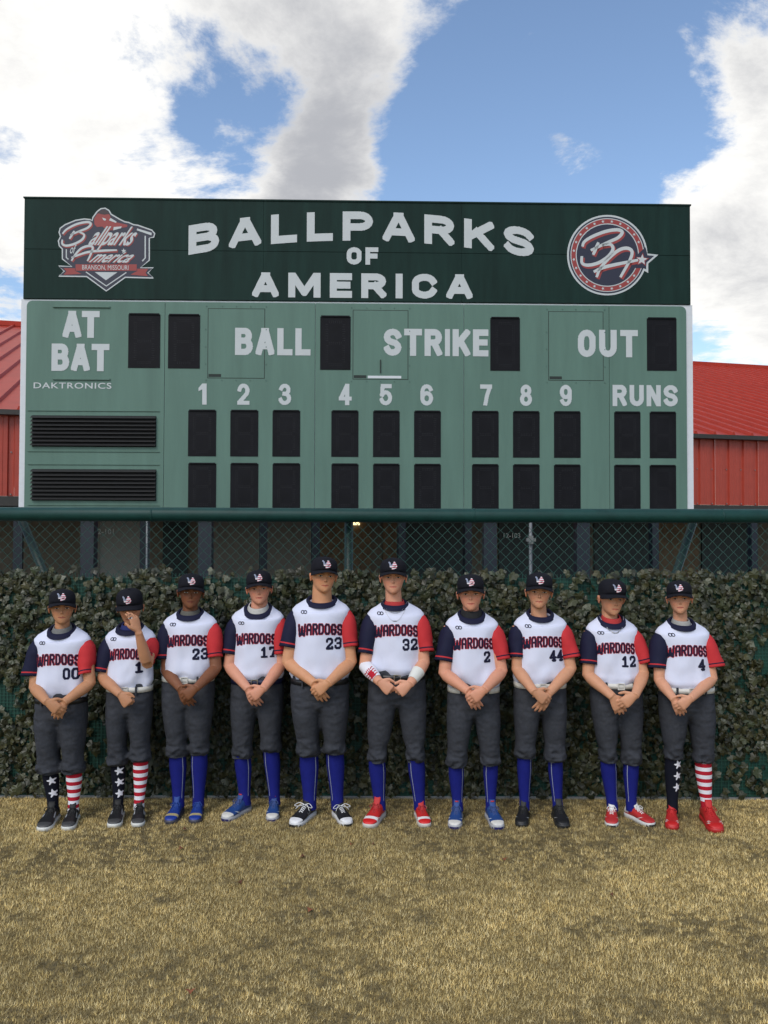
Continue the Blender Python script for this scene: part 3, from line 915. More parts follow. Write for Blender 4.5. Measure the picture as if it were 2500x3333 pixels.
# ---- logos: flat vinyl shapes laid over one another
def lz(zx, zy): return (150 + .2411*zx, 640 + .2411*zy)
def rz(zx, zy): return (1780 + .2411*zx, 680 + .2411*zy)
def ribbon(pts, f, wd, w, m, name, closed=False, k=6, taper=0.0):
    Q = [np.array(q) for q in (spline(pts, k) if k > 1 else pts)]
    if closed: Q = Q + [Q[0]]
    A, Bv = [], []
    n = len(Q)
    for i, q in enumerate(Q):
        a = Q[i-1] if i else (Q[-2] if closed else q); b = Q[i+1] if i < n-1 else (Q[1] if closed else q)
        t = b - a; t = t/(np.linalg.norm(t)+1e-9); nn = np.array((-t[1], t[0]))
        ww = wd*(1 - taper*abs(2*i/(n-1)-1)**2)
        A.append(q + nn*ww/2); Bv.append(q - nn*ww/2)
    V = [SB(sbuv(*f(*p))[0], w, sbuv(*f(*p))[1]) for p in A + Bv]
    return obj(name, V, [(i, i+1, n+i+1, n+i) for i in range(n-1)], m, board)
def star(c, r, f, w, m, name='logo_star', rot=0.0):
    pts = [(c[0] + (r if i % 2 == 0 else r*.42)*math.sin(rot + i*math.pi/5), c[1] - (r if i % 2 == 0 else r*.42)*math.cos(rot + i*math.pi/5)) for i in range(10)]
    return shape(pts, f, w, m, name)
badge = [(625, 325), (632, 285), (690, 205), (740, 165), (800, 158), (850, 188), (880, 240), (1000, 310), (1060, 340), (1120, 352), (1180, 380), (1240, 388), (1430, 455), (1468, 500), (1455, 548), (1395, 562), (1395, 860), (1275, 962), (1450, 962), (1375, 1030), (1450, 1100), (1070, 1090), (815, 1275), (550, 1080), (172, 1075), (248, 1008), (172, 938), (350, 945), (222, 842), (222, 708), (180, 665), (168, 600), (198, 540), (178, 485), (192, 430), (260, 380), (400, 322), (520, 303), (600, 312)]
shape(badge, lz, -.003, M_lnavy, 'logo_shield')
ribbon(badge, lz, 17, -.0045, M_let, 'logo_outline', closed=True, k=1)
shape([(400, 915), (1225, 915), (1225, 1002), (400, 1002)], lz, -.0045, M_lred, 'logo_ribbon')
shape([(238, 966), (392, 968), (392, 1002), (480, 1045), (238, 1058), (275, 1010)], lz, -.0045, M_lred, 'logo_ribbon')
shape([(1232, 975), (1380, 975), (1345, 1030), (1375, 1075), (1140, 1055), (1232, 1005)], lz, -.0045, M_lred, 'logo_ribbon')
shape([(660, 1020), (965, 1022), (810, 1130)], lz, -.0045, M_let, 'logo_plate')
ribbon([(540, 1018), (815, 1208), (1085, 1025)], lz, 15, -.0046, M_let, 'logo_stripe', k=1)
ribbon([(1340, 530), (1340, 830), (1300, 872)], lz, 17, -.0046, M_let, 'logo_stripe', k=1)
ribbon([(275, 712), (275, 826), (305, 848)], lz, 15, -.0046, M_let, 'logo_stripe', k=1)
shape([(650, 300), (690, 235), (780, 205), (860, 245), (875, 295), (960, 350), (1100, 382), (1095, 412), (1020, 422), (905, 425), (905, 455), (830, 455), (760, 405), (690, 412), (655, 375)], lz, -.0045, M_lred, 'logo_batter')
shape([(700, 215), (760, 178), (830, 190), (865, 235), (790, 245), (730, 235)], lz, -.0055, mat('logo_dark', (.03, .012, .014), rough=.5), 'logo_helmet')
for pg in ([(872, 290), (955, 340), (945, 357), (852, 322)], [(915, 412), (1022, 404), (1015, 428), (908, 458)], [(1232, 432), (1428, 490), (1425, 525), (1225, 456)], [(760, 285), (815, 305), (800, 328), (775, 318)]):
    shape(pg, lz, -.006, M_let, 'logo_batter_detail')
Bst = [[(222, 505), (285, 440), (420, 372), (560, 345), (606, 372), (560, 425), (450, 470), (330, 520)], [(385, 465), (318, 572)], [(440, 475), (515, 515), (490, 580), (390, 638), (280, 664), (222, 640), (222, 582)]]
Ast = [[(345, 868), (400, 780), (480, 700), (580, 668), (632, 690), (605, 780), (560, 872)], [(345, 825), (560, 752), (760, 732), (960, 724)]]
for st in Bst + Ast:
    ribbon([(x+12, y+14) for x, y in st], lz, 36, -.0048, M_lred, 'logo_script_shadow')
    ribbon(st, lz, 32, -.0062, M_let, 'logo_script', taper=.35)
for dx, dy, w_, m_ in ((12, 12, -.0048, M_lred), (0, 0, -.0062, M_let)):
    lettering('allparks', 505+dx, 408+dy, 1300+dx, 735+dy, .02, 'logo_script', m_, .28, w=w_, zpx=lz)
    lettering('merica', 575+dx, 745+dy, 1268+dx, 890+dy, .02, 'logo_script', m_, .25, w=w_, zpx=lz)
lettering('of', 318, 650, 415, 770, .01, 'logo_script', M_let, .3, w=-.0062, zpx=lz)
lettering('BRANSON, MISSOURI', 490, 930, 1115, 996, .0, 'logo_lettering', M_let, w=-.006, zpx=lz)
star((1050, 735), 36, lz, -.0062, M_let)
# round BA logo
CC = (815, 625)
def circ(r, n=64): return [(CC[0] + r*math.sin(2*math.pi*i/n), CC[1] - r*math.cos(2*math.pi*i/n)) for i in range(n)]
arrow = [(1330, 600), (1505, 620), (1368, 738), (1368, 865), (1290, 822)]
shape(circ(543), rz, -.003, M_let, 'logo_disc')
shape(arrow, rz, -.0031, M_let, 'logo_arrow')
shape(circ(518), rz, -.0040, M_lnavy, 'logo_disc')
shape([(1290, 622), (1450, 634), (1340, 730), (1340, 815), (1240, 780)], rz, -.0041, M_lnavy, 'logo_arrow')
shape(circ(497), rz, -.0050, M_let, 'logo_ring')
shape(circ(486), rz, -.0058, M_lred, 'logo_ring')
shape(circ(426), rz, -.0066, M_let, 'logo_ring')
shape(circ(414), rz, -.0074, M_lnavy, 'logo_disc')
shape([(1215, 620), (1330, 520), (1360, 640), (1330, 800), (1190, 800)], rz, -.0078, M_lnavy, 'logo_gap')
for i in range(24):
    a = 2*math.pi*(i + .5)/24
    if abs(a - math.pi/2 - .12) < .30: continue
    star((CC[0] + 456*math.sin(a), CC[1] - 456*math.cos(a)), 23, rz, -.0074, M_let, rot=a)
B2 = [[(478, 512), (505, 445), (620, 372), (800, 305), (955, 285), (1015, 320), (960, 390), (850, 442), (740, 492), (590, 562)], [(695, 455), (622, 622)], [(740, 492), (855, 482), (890, 545), (830, 640), (700, 728), (560, 762), (475, 735), (470, 640)]]
A2 = [[(668, 925), (722, 800), (860, 645), (985, 552), (1090, 535), (1148, 585), (1115, 700), (990, 925)], [(630, 852), (800, 782), (1230, 692)]]
for st in B2 + A2:
    ribbon([(x+16, y+22) for x, y in st], rz, 52, -.0082, M_lred, 'logo_script_shadow')
    ribbon(st, rz, 46, -.0092, M_let, 'logo_script', taper=.25)
star((1285, 690), 98, rz, -.0086, M_lred, rot=.1); star((1282, 688), 76, rz, -.0096, M_let, rot=.1)
# ================================================================== the team
M_jw = mat('white_jersey', (0.66, 0.68, 0.81), rough=0.75, spec=0.15, noise=0.03, nscale=9, bump=0.55, bscale=9, sheen=0.1, stretch=(1, 1, .55))
M_jn = mat('navy_jersey', (0.012, 0.013, 0.035), rough=0.7, spec=0.15, noise=0.1, nscale=12, bump=0.25, bscale=16)
M_jr = mat('red_jersey', (0.52, 0.035, 0.040), rough=0.7, spec=0.15, noise=0.06, nscale=12, bump=0.25, bscale=16)
M_pant = mat('charcoal_trousers', (0.042, 0.045, 0.054), rough=0.85, spec=0.15, noise=0.22, nscale=60, bump=0.5, bscale=16)
M_blue = mat('royal_blue_sock', (0.010, 0.014, 0.155), rough=0.85, spec=0.15, noise=0.12, nscale=25, bump=0.2, bscale=150)
M_snav = mat('navy_sock', (0.006, 0.007, 0.014), rough=0.85, spec=0.15, noise=0.1)
M_sred = mat('red_sock', (0.42, 0.015, 0.03), rough=0.85, spec=0.15)
M_swht = mat('white_sock', (0.74, 0.73, 0.78), rough=0.85, spec=0.15)
M_sline = mat('pale_sock_line', (0.30, 0.32, 0.38), rough=0.8)
M_cap = mat('black_cap_cloth', (0.010, 0.010, 0.014), rough=0.85, spec=0.15, noise=0.15, nscale=30, bump=0.15, bscale=200)
M_eg = mat('emblem_slate', (0.22, 0.25, 0.33), rough=0.7)
M_er = mat('emblem_red', (0.50, 0.10, 0.14), rough=0.7)
M_ew = mat('emblem_white', (0.72, 0.66, 0.68), rough=0.7)
M_bw = mat('white_belt', (0.66, 0.64, 0.58), rough=0.5)
M_bk = mat('black_belt', (0.012, 0.012, 0.014), rough=0.4)
M_bn = mat('navy_belt', (0.010, 0.014, 0.05), rough=0.4)
M_buck = mat('buckle_metal', (0.45, 0.42, 0.35), rough=0.3, metal=0.9)
M_steel = mat('steel_chain', (0.45, 0.45, 0.46), rough=0.3, metal=0.8)
M_tape = mat('white_tape', (0.66, 0.66, 0.60), rough=0.8, noise=0.05, nscale=40)
M_lace_w = mat('white_lace', (0.72, 0.72, 0.72), rough=0.8)
M_sole_w = mat('white_rubber', (0.68, 0.68, 0.66), rough=0.6)
M_sole_k = mat('black_rubber', (0.015, 0.015, 0.015), rough=0.6)
M_eye_w = mat('eye_white', (0.55, 0.52, 0.50), rough=0.3)
M_iris = mat('dark_iris', (0.03, 0.02, 0.015), rough=0.2)
def skin_mat(name):
    m = mat(name, (.4, .25, .18), rough=0.55, attr='tint', noise=0.06, nscale=35, bump=0.06, bscale=160, spec=0.35)
    b = m.node_tree.nodes['Principled BSDF']
    b.inputs['Subsurface Weight'].default_value = 0.10
    b.inputs['Subsurface Radius'].default_value = (0.012, 0.005, 0.003)
    return m
M_skin = skin_mat('skin')

# ---- stroke glyphs for jersey print: polylines in a 0..1 wide, 0..1 high cell
GL = {
 'W': [[(.05, .98), (.17, .06), (.38, .14), (.50, .80), (.62, .14), (.83, .06), (.95, .98)]],
 'A': [[(.12, .0), (.12, .72), (.3, .95), (.7, .95), (.88, .72), (.88, .0)], [(.12, .42), (.88, .42)]],
 'R': [[(.12, .0), (.12, .95), (.68, .95), (.88, .80), (.88, .62), (.68, .48), (.12, .48)], [(.5, .48), (.88, .0)]],
 'D': [[(.12, .03), (.12, .95), (.62, .95), (.88, .76), (.88, .24), (.62, .03), (.12, .03)]],
 'O': [[(.3, .03), (.12, .22), (.12, .76), (.3, .95), (.7, .95), (.88, .76), (.88, .22), (.7, .03), (.3, .03)]],
 'G': [[(.88, .72), (.7, .95), (.3, .95), (.12, .76), (.12, .22), (.3, .03), (.7, .03), (.88, .22), (.88, .46), (.55, .46)]],
 'S': [[(.88, .74), (.7, .95), (.3, .95), (.12, .78), (.12, .62), (.3, .50), (.7, .48), (.88, .36), (.88, .2), (.7, .03), (.3, .03), (.12, .24)]],
 '0': [[(.3, .03), (.12, .2), (.12, .78), (.3, .95), (.7, .95), (.88, .78), (.88, .2), (.7, .03), (.3, .03)]],
 '1': [[(.18, .74), (.5, .95), (.5, .03)], [(.15, .03), (.85, .03)]],
 '2': [[(.12, .72), (.12, .82), (.3, .95), (.7, .95), (.88, .82), (.88, .60), (.16, .12), (.14, .03), (.90, .03), (.90, .16)]],
 '3': [[(.12, .76), (.12, .82), (.3, .95), (.7, .95), (.88, .82), (.88, .62), (.72, .50), (.42, .50)], [(.72, .50), (.88, .38), (.88, .18), (.7, .03), (.3, .03), (.12, .18), (.12, .26)]],
 '4': [[(.68, .0), (.68, .95), (.08, .30), (.96, .30)], [(.48, .02), (.88, .02)]],
 '7': [[(.10, .80), (.10, .93), (.90, .93), (.42, .03)], [(.25, .03), (.62, .03)]],
}
def seg_dist(P, a, b):
    a, b = np.array(a), np.array(b); d = b - a
    t = np.clip(((P - a)@d)/(d@d + 1e-12), 0, 1)
    q = P - (a + t[:, None]*d)
    return np.hypot(q[:, 0], q[:, 1])
def glyph_dist(P, ch, x0, w, h, ybot):
    """distance of points to the strokes of a character placed at x0 with width w, height h"""
    best = np.full(len(P), 9.0)
    for pl in GL[ch]:
        pts = [(x0 + a*w, ybot + b*h) for a, b in pl]
        for a, b in zip(pts[:-1], pts[1:]):
            best = np.minimum(best, seg_dist(P, a, b))
    return best
def raster(cls, x0, x1, z0, z1, cell):
    """cells of a flat print; cls(P) -> material number or -1; returns 2-D quads and their numbers"""
    nx, nz = int((x1-x0)/cell), int((z1-z0)/cell)
    gx, gz = np.meshgrid(np.arange(nx), np.arange(nz))
    P = np.stack([x0 + (gx.ravel()+.5)*cell, z0 + (gz.ravel()+.5)*cell], 1)
    c = cls(P); keep = np.where(c >= 0)[0]
    idx = {}; V = []; F = []
    def vid(i, j):
        if (i, j) not in idx:
            idx[(i, j)] = len(V); V.append((x0 + i*cell, z0 + j*cell))
        return idx[(i, j)]
    for q in keep:
        i, j = int(gx.ravel()[q]), int(gz.ravel()[q])
        F.append((vid(i, j), vid(i+1, j), vid(i+1, j+1), vid(i, j+1)))
    return np.array(V), F, c[keep]
def print_on(name, bvh, V2, F, mi, mats, org, ax, az, dirv, parent, off=0.0022):
    """lay a flat print on a surface: shoot each point along dirv and sit it just proud of the cloth"""
    org, ax, az, dirv = map(np.asarray, (org, ax, az, dirv))
    P = []
    for a, b in V2:
        o = org + ax*a + az*b - dirv*0.5
        hit = bvh.ray_cast(Vector(o), Vector(dirv), 1.2)
        P.append(np.array(hit[0]) - dirv*off if hit[0] is not None else None)
    ok = [f_ for f_ in range(len(F)) if all(P[i] is not None for i in F[f_])
          and max(abs(float((P[i] - P[F[f_][0]])@dirv)) for i in F[f_]) < 0.012]
    used = sorted({i for f_ in ok for i in F[f_]}); mp = {u: k for k, u in enumerate(used)}
    if not used: return None
    return obj(name, [P[u] for u in used], [tuple(mp[i] for i in F[f_]) for f_ in ok], mats, parent, midx=[int(mi[f_]) for f_ in ok])
def wrinkle(V, amp, sc, seed, zfun=None, ridge=0.0):
    V = np.array(V)
    for i in range(len(V)):
        v = V[i]
        a = amp if zfun is None else amp*zfun(v)
        if a > 1e-5:
            n = mnoise.noise(Vector((v[0]*sc[0] + seed, v[1]*sc[1], v[2]*sc[2])))
            n2 = mnoise.noise(Vector((v[0]*sc[0]*2.3 - seed, v[1]*sc[1]*2.3, v[2]*sc[2]*2.3)))
            if ridge: n2 = n2 + ridge*(.35 - abs(mnoise.noise(Vector((v[0]*sc[0]*1.6 + seed*2, v[1]*sc[1], v[2]*sc[2]*1.6))))*2.2)
            V[i] = v + np.array((0, -1, 0))*a*(n + .5*n2) + np.array((math.copysign(.5, n), 0, 0))*a*n2*.4
    return V
def bvh_of(V, F): return BVHTree.FromPolygons([tuple(v) for v in V], [tuple(f) for f in F])

HEAD_RINGS = [(-.02, .10, .36, .00), (.03, .165, .40, -.05), (.10, .225, .415, -.14), (.18, .262, .415, -.22), (.28, .295, .412, -.31), (.38, .325, .41, -.39), (.50, .345, .40, -.45),
              (.60, .352, .41, -.47), (.70, .352, .42, -.48), (.80, .335, .39, -.46), (.89, .285, .32, -.39), (.96, .19, .21, -.27), (1.0, .07, .08, -.10)]
CAP_RINGS = [(.60, .375, .445, -.50), (.66, .382, .462, -.505), (.78, .385, .468, -.505), (.90, .372, .452, -.485), (1.0, .335, .40, -.43), (1.07, .262, .31, -.335), (1.115, .15, .175, -.19), (1.13, .03, .03, -.03)]
def hring(z, w, f, b, n=32, p=2.25):
    R = []
    for i in range(n):
        t = 2*math.pi*i/n; s_, c_ = math.sin(t), math.cos(t)
        q = math.copysign(abs(c_)**(2/p), c_)
        R.append((w*math.copysign(abs(s_)**(2/p), s_), (f*q if c_ >= 0 else -b*q) , z))
    return np.array(R)              # local: x to the viewer's right, y forwards (out of the face), z up

def hand_shells(wr, d, back, th, s=1.0, curl=22, thumb=0.6, spread=0.0):
    """palm, four fingers and thumb; d along the hand, back = outward normal of its back, th = thumb side"""
    d, back, th = [np.asarray(v, float)/np.linalg.norm(v) for v in (d, back, th)]
    back = back - d*back.dot(d); back /= np.linalg.norm(back)
    t2 = np.cross(d, back); th = t2 if t2.dot(th) > 0 else -t2
    S = []
    rings = []
    for t, a, b, sh in ((-.02, .021, .018, 0), (.0, .024, .018, 0), (.03, .033, .017, .002), (.06, .039, .0155, .001), (.085, .040, .0125, 0), (.096, .036, .009, 0)):
        c = wr + d*t*s + th*sh*s
        rings.append(np.array([c + th*a*s*math.cos(q) + back*b*s*math.sin(q) for q in np.linspace(0, 2*math.pi, 14, endpoint=False)]))
    S.append(loft(rings))
    for k_, (off, L, r, t0) in enumerate(((.0295, .068, .0084, .084), (.0098, .077, .0087, .088), (-.0105, .071, .0084, .086), (-.029, .055, .0074, .080))):
        p = wr + d*t0*s + th*off*s; dd = d + th*spread*(1.5 - k_)*.12; dd /= np.linalg.norm(dd)
        pts = [p - dd*.02*s, p]; ang = 0
        for frac in (.46, .30, .24):
            ang += math.radians(curl*(1.0 + .12*k_))
            v = dd*math.cos(ang) - back*math.sin(ang)
            p = p + v*L*s*frac; pts.append(p)
        S.append(tube(pts, [r*s*x for x in (1.0, 1.05, 1.02, .95, .72)], 10))
    p = wr + d*.018*s + th*.022*s
    v1 = d*.62 + th*.72 + back*-.10; v1 /= np.linalg.norm(v1)
    v2 = d*(.55 + .45*thumb) + th*(.75 - .75*thumb) - back*.25; v2 /= np.linalg.norm(v2)
    pts = [p - v1*.015*s, p + v1*.018*s, p + v1*.040*s, p + v1*.040*s + v2*.026*s, p + v1*.040*s + v2*.043*s]
    S.append(tube(pts, [.013*s, .0125*s, .0105*s, .0095*s, .0065*s], 10))
    return S

SHOES = {
 'adidas': dict(up=(0.010, .010, .011), toe=(.05, .05, .05), sole=(.62, .62, .58), trim=(.32, .33, .34), lace=(.012, .012, .012), tongue=(.012, .012, .012), hi=.0),
 'bluehi': dict(up=(.010, .035, .21), toe=(.010, .035, .25), sole=(.05, .05, .07), trim=(.40, .33, .16), lace=(.012, .05, .26), tongue=(.012, .05, .24), hi=.03, band=True),
 'bluenike': dict(up=(.016, .055, .20), toe=(.62, .60, .55), sole=(.38, .38, .40), trim=(.75, .75, .75), lace=(.05, .08, .22), tongue=(.02, .06, .22), hi=.012, swoosh=True, pod=(.008, .01, .10), red=True),
 'nb': dict(up=(.012, .012, .013), toe=(.72, .72, .72), sole=(.60, .60, .60), trim=(.42, .43, .44), lace=(.70, .70, .70), tongue=(.012, .012, .012), hi=.0, pod=(.01, .01, .01), N=True),
 'rednike': dict(up=(.50, .020, .018), toe=(.60, .015, .015), sole=(.55, .52, .48), trim=(.76, .74, .72), lace=(.40, .03, .03), tongue=(.50, .03, .03), hi=.012, swoosh=True, band=True),
 'blackcleat': dict(up=(.012, .012, .013), toe=(.010, .010, .010), sole=(.02, .02, .02), trim=(.50, .50, .50), lace=(.015, .015, .015), tongue=(.02, .02, .02), hi=.012, swoosh=True),
 'mizuno': dict(up=(.45, .025, .025), toe=(.45, .03, .03), sole=(.60, .60, .58), trim=(.70, .68, .66), lace=(.74, .74, .72), tongue=(.72, .70, .68), hi=.0, swoosh=True, pod=(.012, .012, .012), heelwhite=True),
 'redua': dict(up=(.42, .018, .018), toe=(.50, .012, .012), sole=(.45, .02, .02), trim=(.70, .55, .52), lace=(.50, .015, .015), tongue=(.50, .02, .02), hi=.01, marks=True),
}
def shoe(style, heel, f, parent, idx, s=1.0):
    """lace-up shoe, heel at ground point heel, pointing along f"""
    st = SHOES[style]
    f = np.array((f[0], f[1], 0.0)); f /= np.linalg.norm(f); r = np.array((f[1], -f[0], 0)); up = np.array((0, 0, 1.0))
    heel = np.array((heel[0], heel[1], 0.003))
    L = 0.275*s
    mm = lambda nm, rough=.5, **k2: mat('shoe_' + style + '_' + nm, st[nm], rough=rough, noise=.12, nscale=60, **k2)
    X = lambda t, a, z: heel + f*L*t + r*a*s + up*z*s
    bend = lambda t: 0.008*math.sin(math.pi*t)
    # upper
    sec = [(.0, .020, .062), (.03, .030, .078), (.10, .035, .088 + st['hi']), (.22, .037, .094 + st['hi']), (.33, .037, .096 + st['hi']*.7), (.42, .038, .088), (.52, .041, .076), (.63, .045, .064), (.74, .047, .054), (.84, .046, .047), (.92, .040, .042), (.97, .030, .036), (1.0, .014, .028)]
    rings = []; n = 20
    for t, w_, h in sec:
        R = []
        for i in range(n):
            a = 2*math.pi*i/n; c_, s_ = math.cos(a), math.sin(a)
            x = w_*math.copysign(abs(c_)**.8, c_)
            z = .018 + (h - .018)*(.5 + .5*math.copysign(abs(s_)**.85, s_))
            x *= 1 - .32*max(0, (z - .03)/(h + .001) - .25)
            R.append(X(t, x + bend(t)*0, z))
        rings.append(np.array(R))
    V, F = loft(rings)
    mi = []
    for k_ in range(len(sec)-1):
        for i in range(n):
            t = sec[k_][0]
            z = (i + .5)/n*2*math.pi; low = math.sin(z) < -.1
            m_ = 0
            if t >= .84: m_ = 1
            elif st.get('band') and .74 <= t < .84: m_ = 2
            elif st.get('heelwhite') and t < .22 and math.sin(z) > -.3: m_ = 2
            elif style == 'adidas' and .42 <= t < .63 and abs(math.cos(z)) > .55 and i % 2 == 0: m_ = 2
            mi.append(m_)
    mi += [0, 1]
    u = obj('shoe', V, F, [mm('up'), mm('toe'), mm('trim')], parent, True, midx=mi)
    o3 = np.array(parent.location)
    # sole
    rings = []
    for t, w_, z0, z1 in ((-.015, .016, .006, .030), (.02, .031, .0, .030), (.12, .039, .0, .028), (.35, .037, .002, .026), (.55, .042, .0, .024), (.75, .049, .0, .024), (.9, .044, .003, .024), (.98, .031, .008, .025), (1.015, .012, .012, .025)):
        z0 -= .010/s
        rings.append(np.array([X(t, w_, z0), X(t, w_*1.03, z1*.6), X(t, w_*.98, z1), X(t, -w_*.98, z1), X(t, -w_*1.03, z1*.6), X(t, -w_, z0)]))
    V, F = loft(rings)
    obj('sole', V, F, mm('sole'), u, True, origin=o3)
    if st.get('pod'):
        rings = [np.array([X(t, w_*q, z) for q, z in ((1, -.009), (1, .013), (-1, .013), (-1, -.009))]) for t, w_ in ((.80, .046), (.92, .042), (.99, .029), (1.022, .012))]
        V, F = loft(rings); obj('toe_guard', V, F, mat('shoe_' + style + '_pod', st['pod'], rough=.5), u, origin=o3)
    # tongue
    pts = [X(.50, 0, .070), X(.40, 0, .092), X(.34, 0, .110 + st['hi']), X(.315, 0, .128 + st['hi'])]
    V, F = tube(pts, [(.006*s, .014*s), (.007*s, .020*s), (.007*s, .023*s), (.005*s, .021*s)], 10, up=tuple(f))
    obj('tongue', V, F, mm('tongue', .7), u, True, origin=o3)
    # laces
    k = MB()
    for j in range(5):
        t = .40 + j*.052; zt = np.interp(t, [q[0] for q in sec], [q[2] for q in sec])
        for sg in (-1, 1):
            V, F = tube([X(t, -.021*sg, zt - .008), X(t + .016, 0, zt + .004), X(t + .030, .021*sg, zt - .011)], .0024*s, 6)
            k.add(V, F)
    zt = .094
    bow = 1.9 if style in ('nb',) else 1.0
    for sg in (-1, 1):
        V, F = tube(spline([X(.42, 0, zt), X(.44, .018*sg*bow, zt + .012), X(.50, .034*sg*bow, zt - .004), X(.47, .022*sg*bow, zt - .010), X(.43, .002*sg, zt)], 4), .0022*s, 6); k.add(V, F)
        V, F = tube(spline([X(.42, 0, zt), X(.46, .012*sg*bow, zt + .004), X(.55, .026*sg*bow, zt - .022)], 4), .0020*s, 6); k.add(V, F)
    k.build('laces', mm('lace', .8), u, True, origin=o3)
    # side marks, laid on the upper
    V, F = loft(rings=[np.array(q) for q in []]) if False else (None, None)
    marks = []
    if st.get('swoosh'):
        marks = [[(.38, .030), (.46, .022), (.58, .030), (.76, .052)]]
    if st.get('N'):
        marks = [[(.40, .028), (.43, .064)], [(.43, .064), (.52, .026)], [(.52, .026), (.55, .056)]]
    if st.get('marks'):
        marks = [[(.80, .040), (.88, .046)], [(.74, .044), (.82, .052)]]
    bv = bvh_of(np.array([np.array(v.co) + o3 for v in u.data.vertices]), [tuple(p.vertices) for p in u.data.polygons])
    for sg in (-1, 1):
        k = MB()
        for ln in marks:
            Q = spline([(t, z) for t, z in ln], 5) if len(ln) > 2 else [np.array(ln[0])*(1-q) + np.array(ln[1])*q for q in np.linspace(0, 1, 5)]
            A = []
            for i, q in enumerate(Q):
                w_ = (.0065 if st.get('swoosh') else .0045)*(1 - .75*i/(len(Q)-1) if st.get('swoosh') else 1)
                for e in (-w_, w_):
                    o_ = X(q[0], sg*.12, q[1] + e)
                    dv = -r*sg
                    h = bv.ray_cast(Vector(o_), Vector(dv), .3)
                    A.append(np.array(h[0]) - dv*.0018 if h[0] is not None else X(q[0], sg*.04, q[1] + e))
            k.add(A, [(2*i, 2*i+1, 2*i+3, 2*i+2) for i in range(len(Q)-1)])
        if marks: k.build('side_mark', mm('trim'), u, origin=o3)
    if st.get('red'):
        k = MB(); a = X(.33, -.012, .126 + st['hi']); b = X(.33, .012, .126 + st['hi'])
        V, F = tube([X(.318, -.012, .118 + st['hi']) + f*.009, X(.318, .012, .118 + st['hi']) + f*.009], .005*s, 6); k.add(V, F)
        k.build('tongue_label', mat('tongue_label_red', (.5, .03, .04)), u, True, origin=o3)
    return u

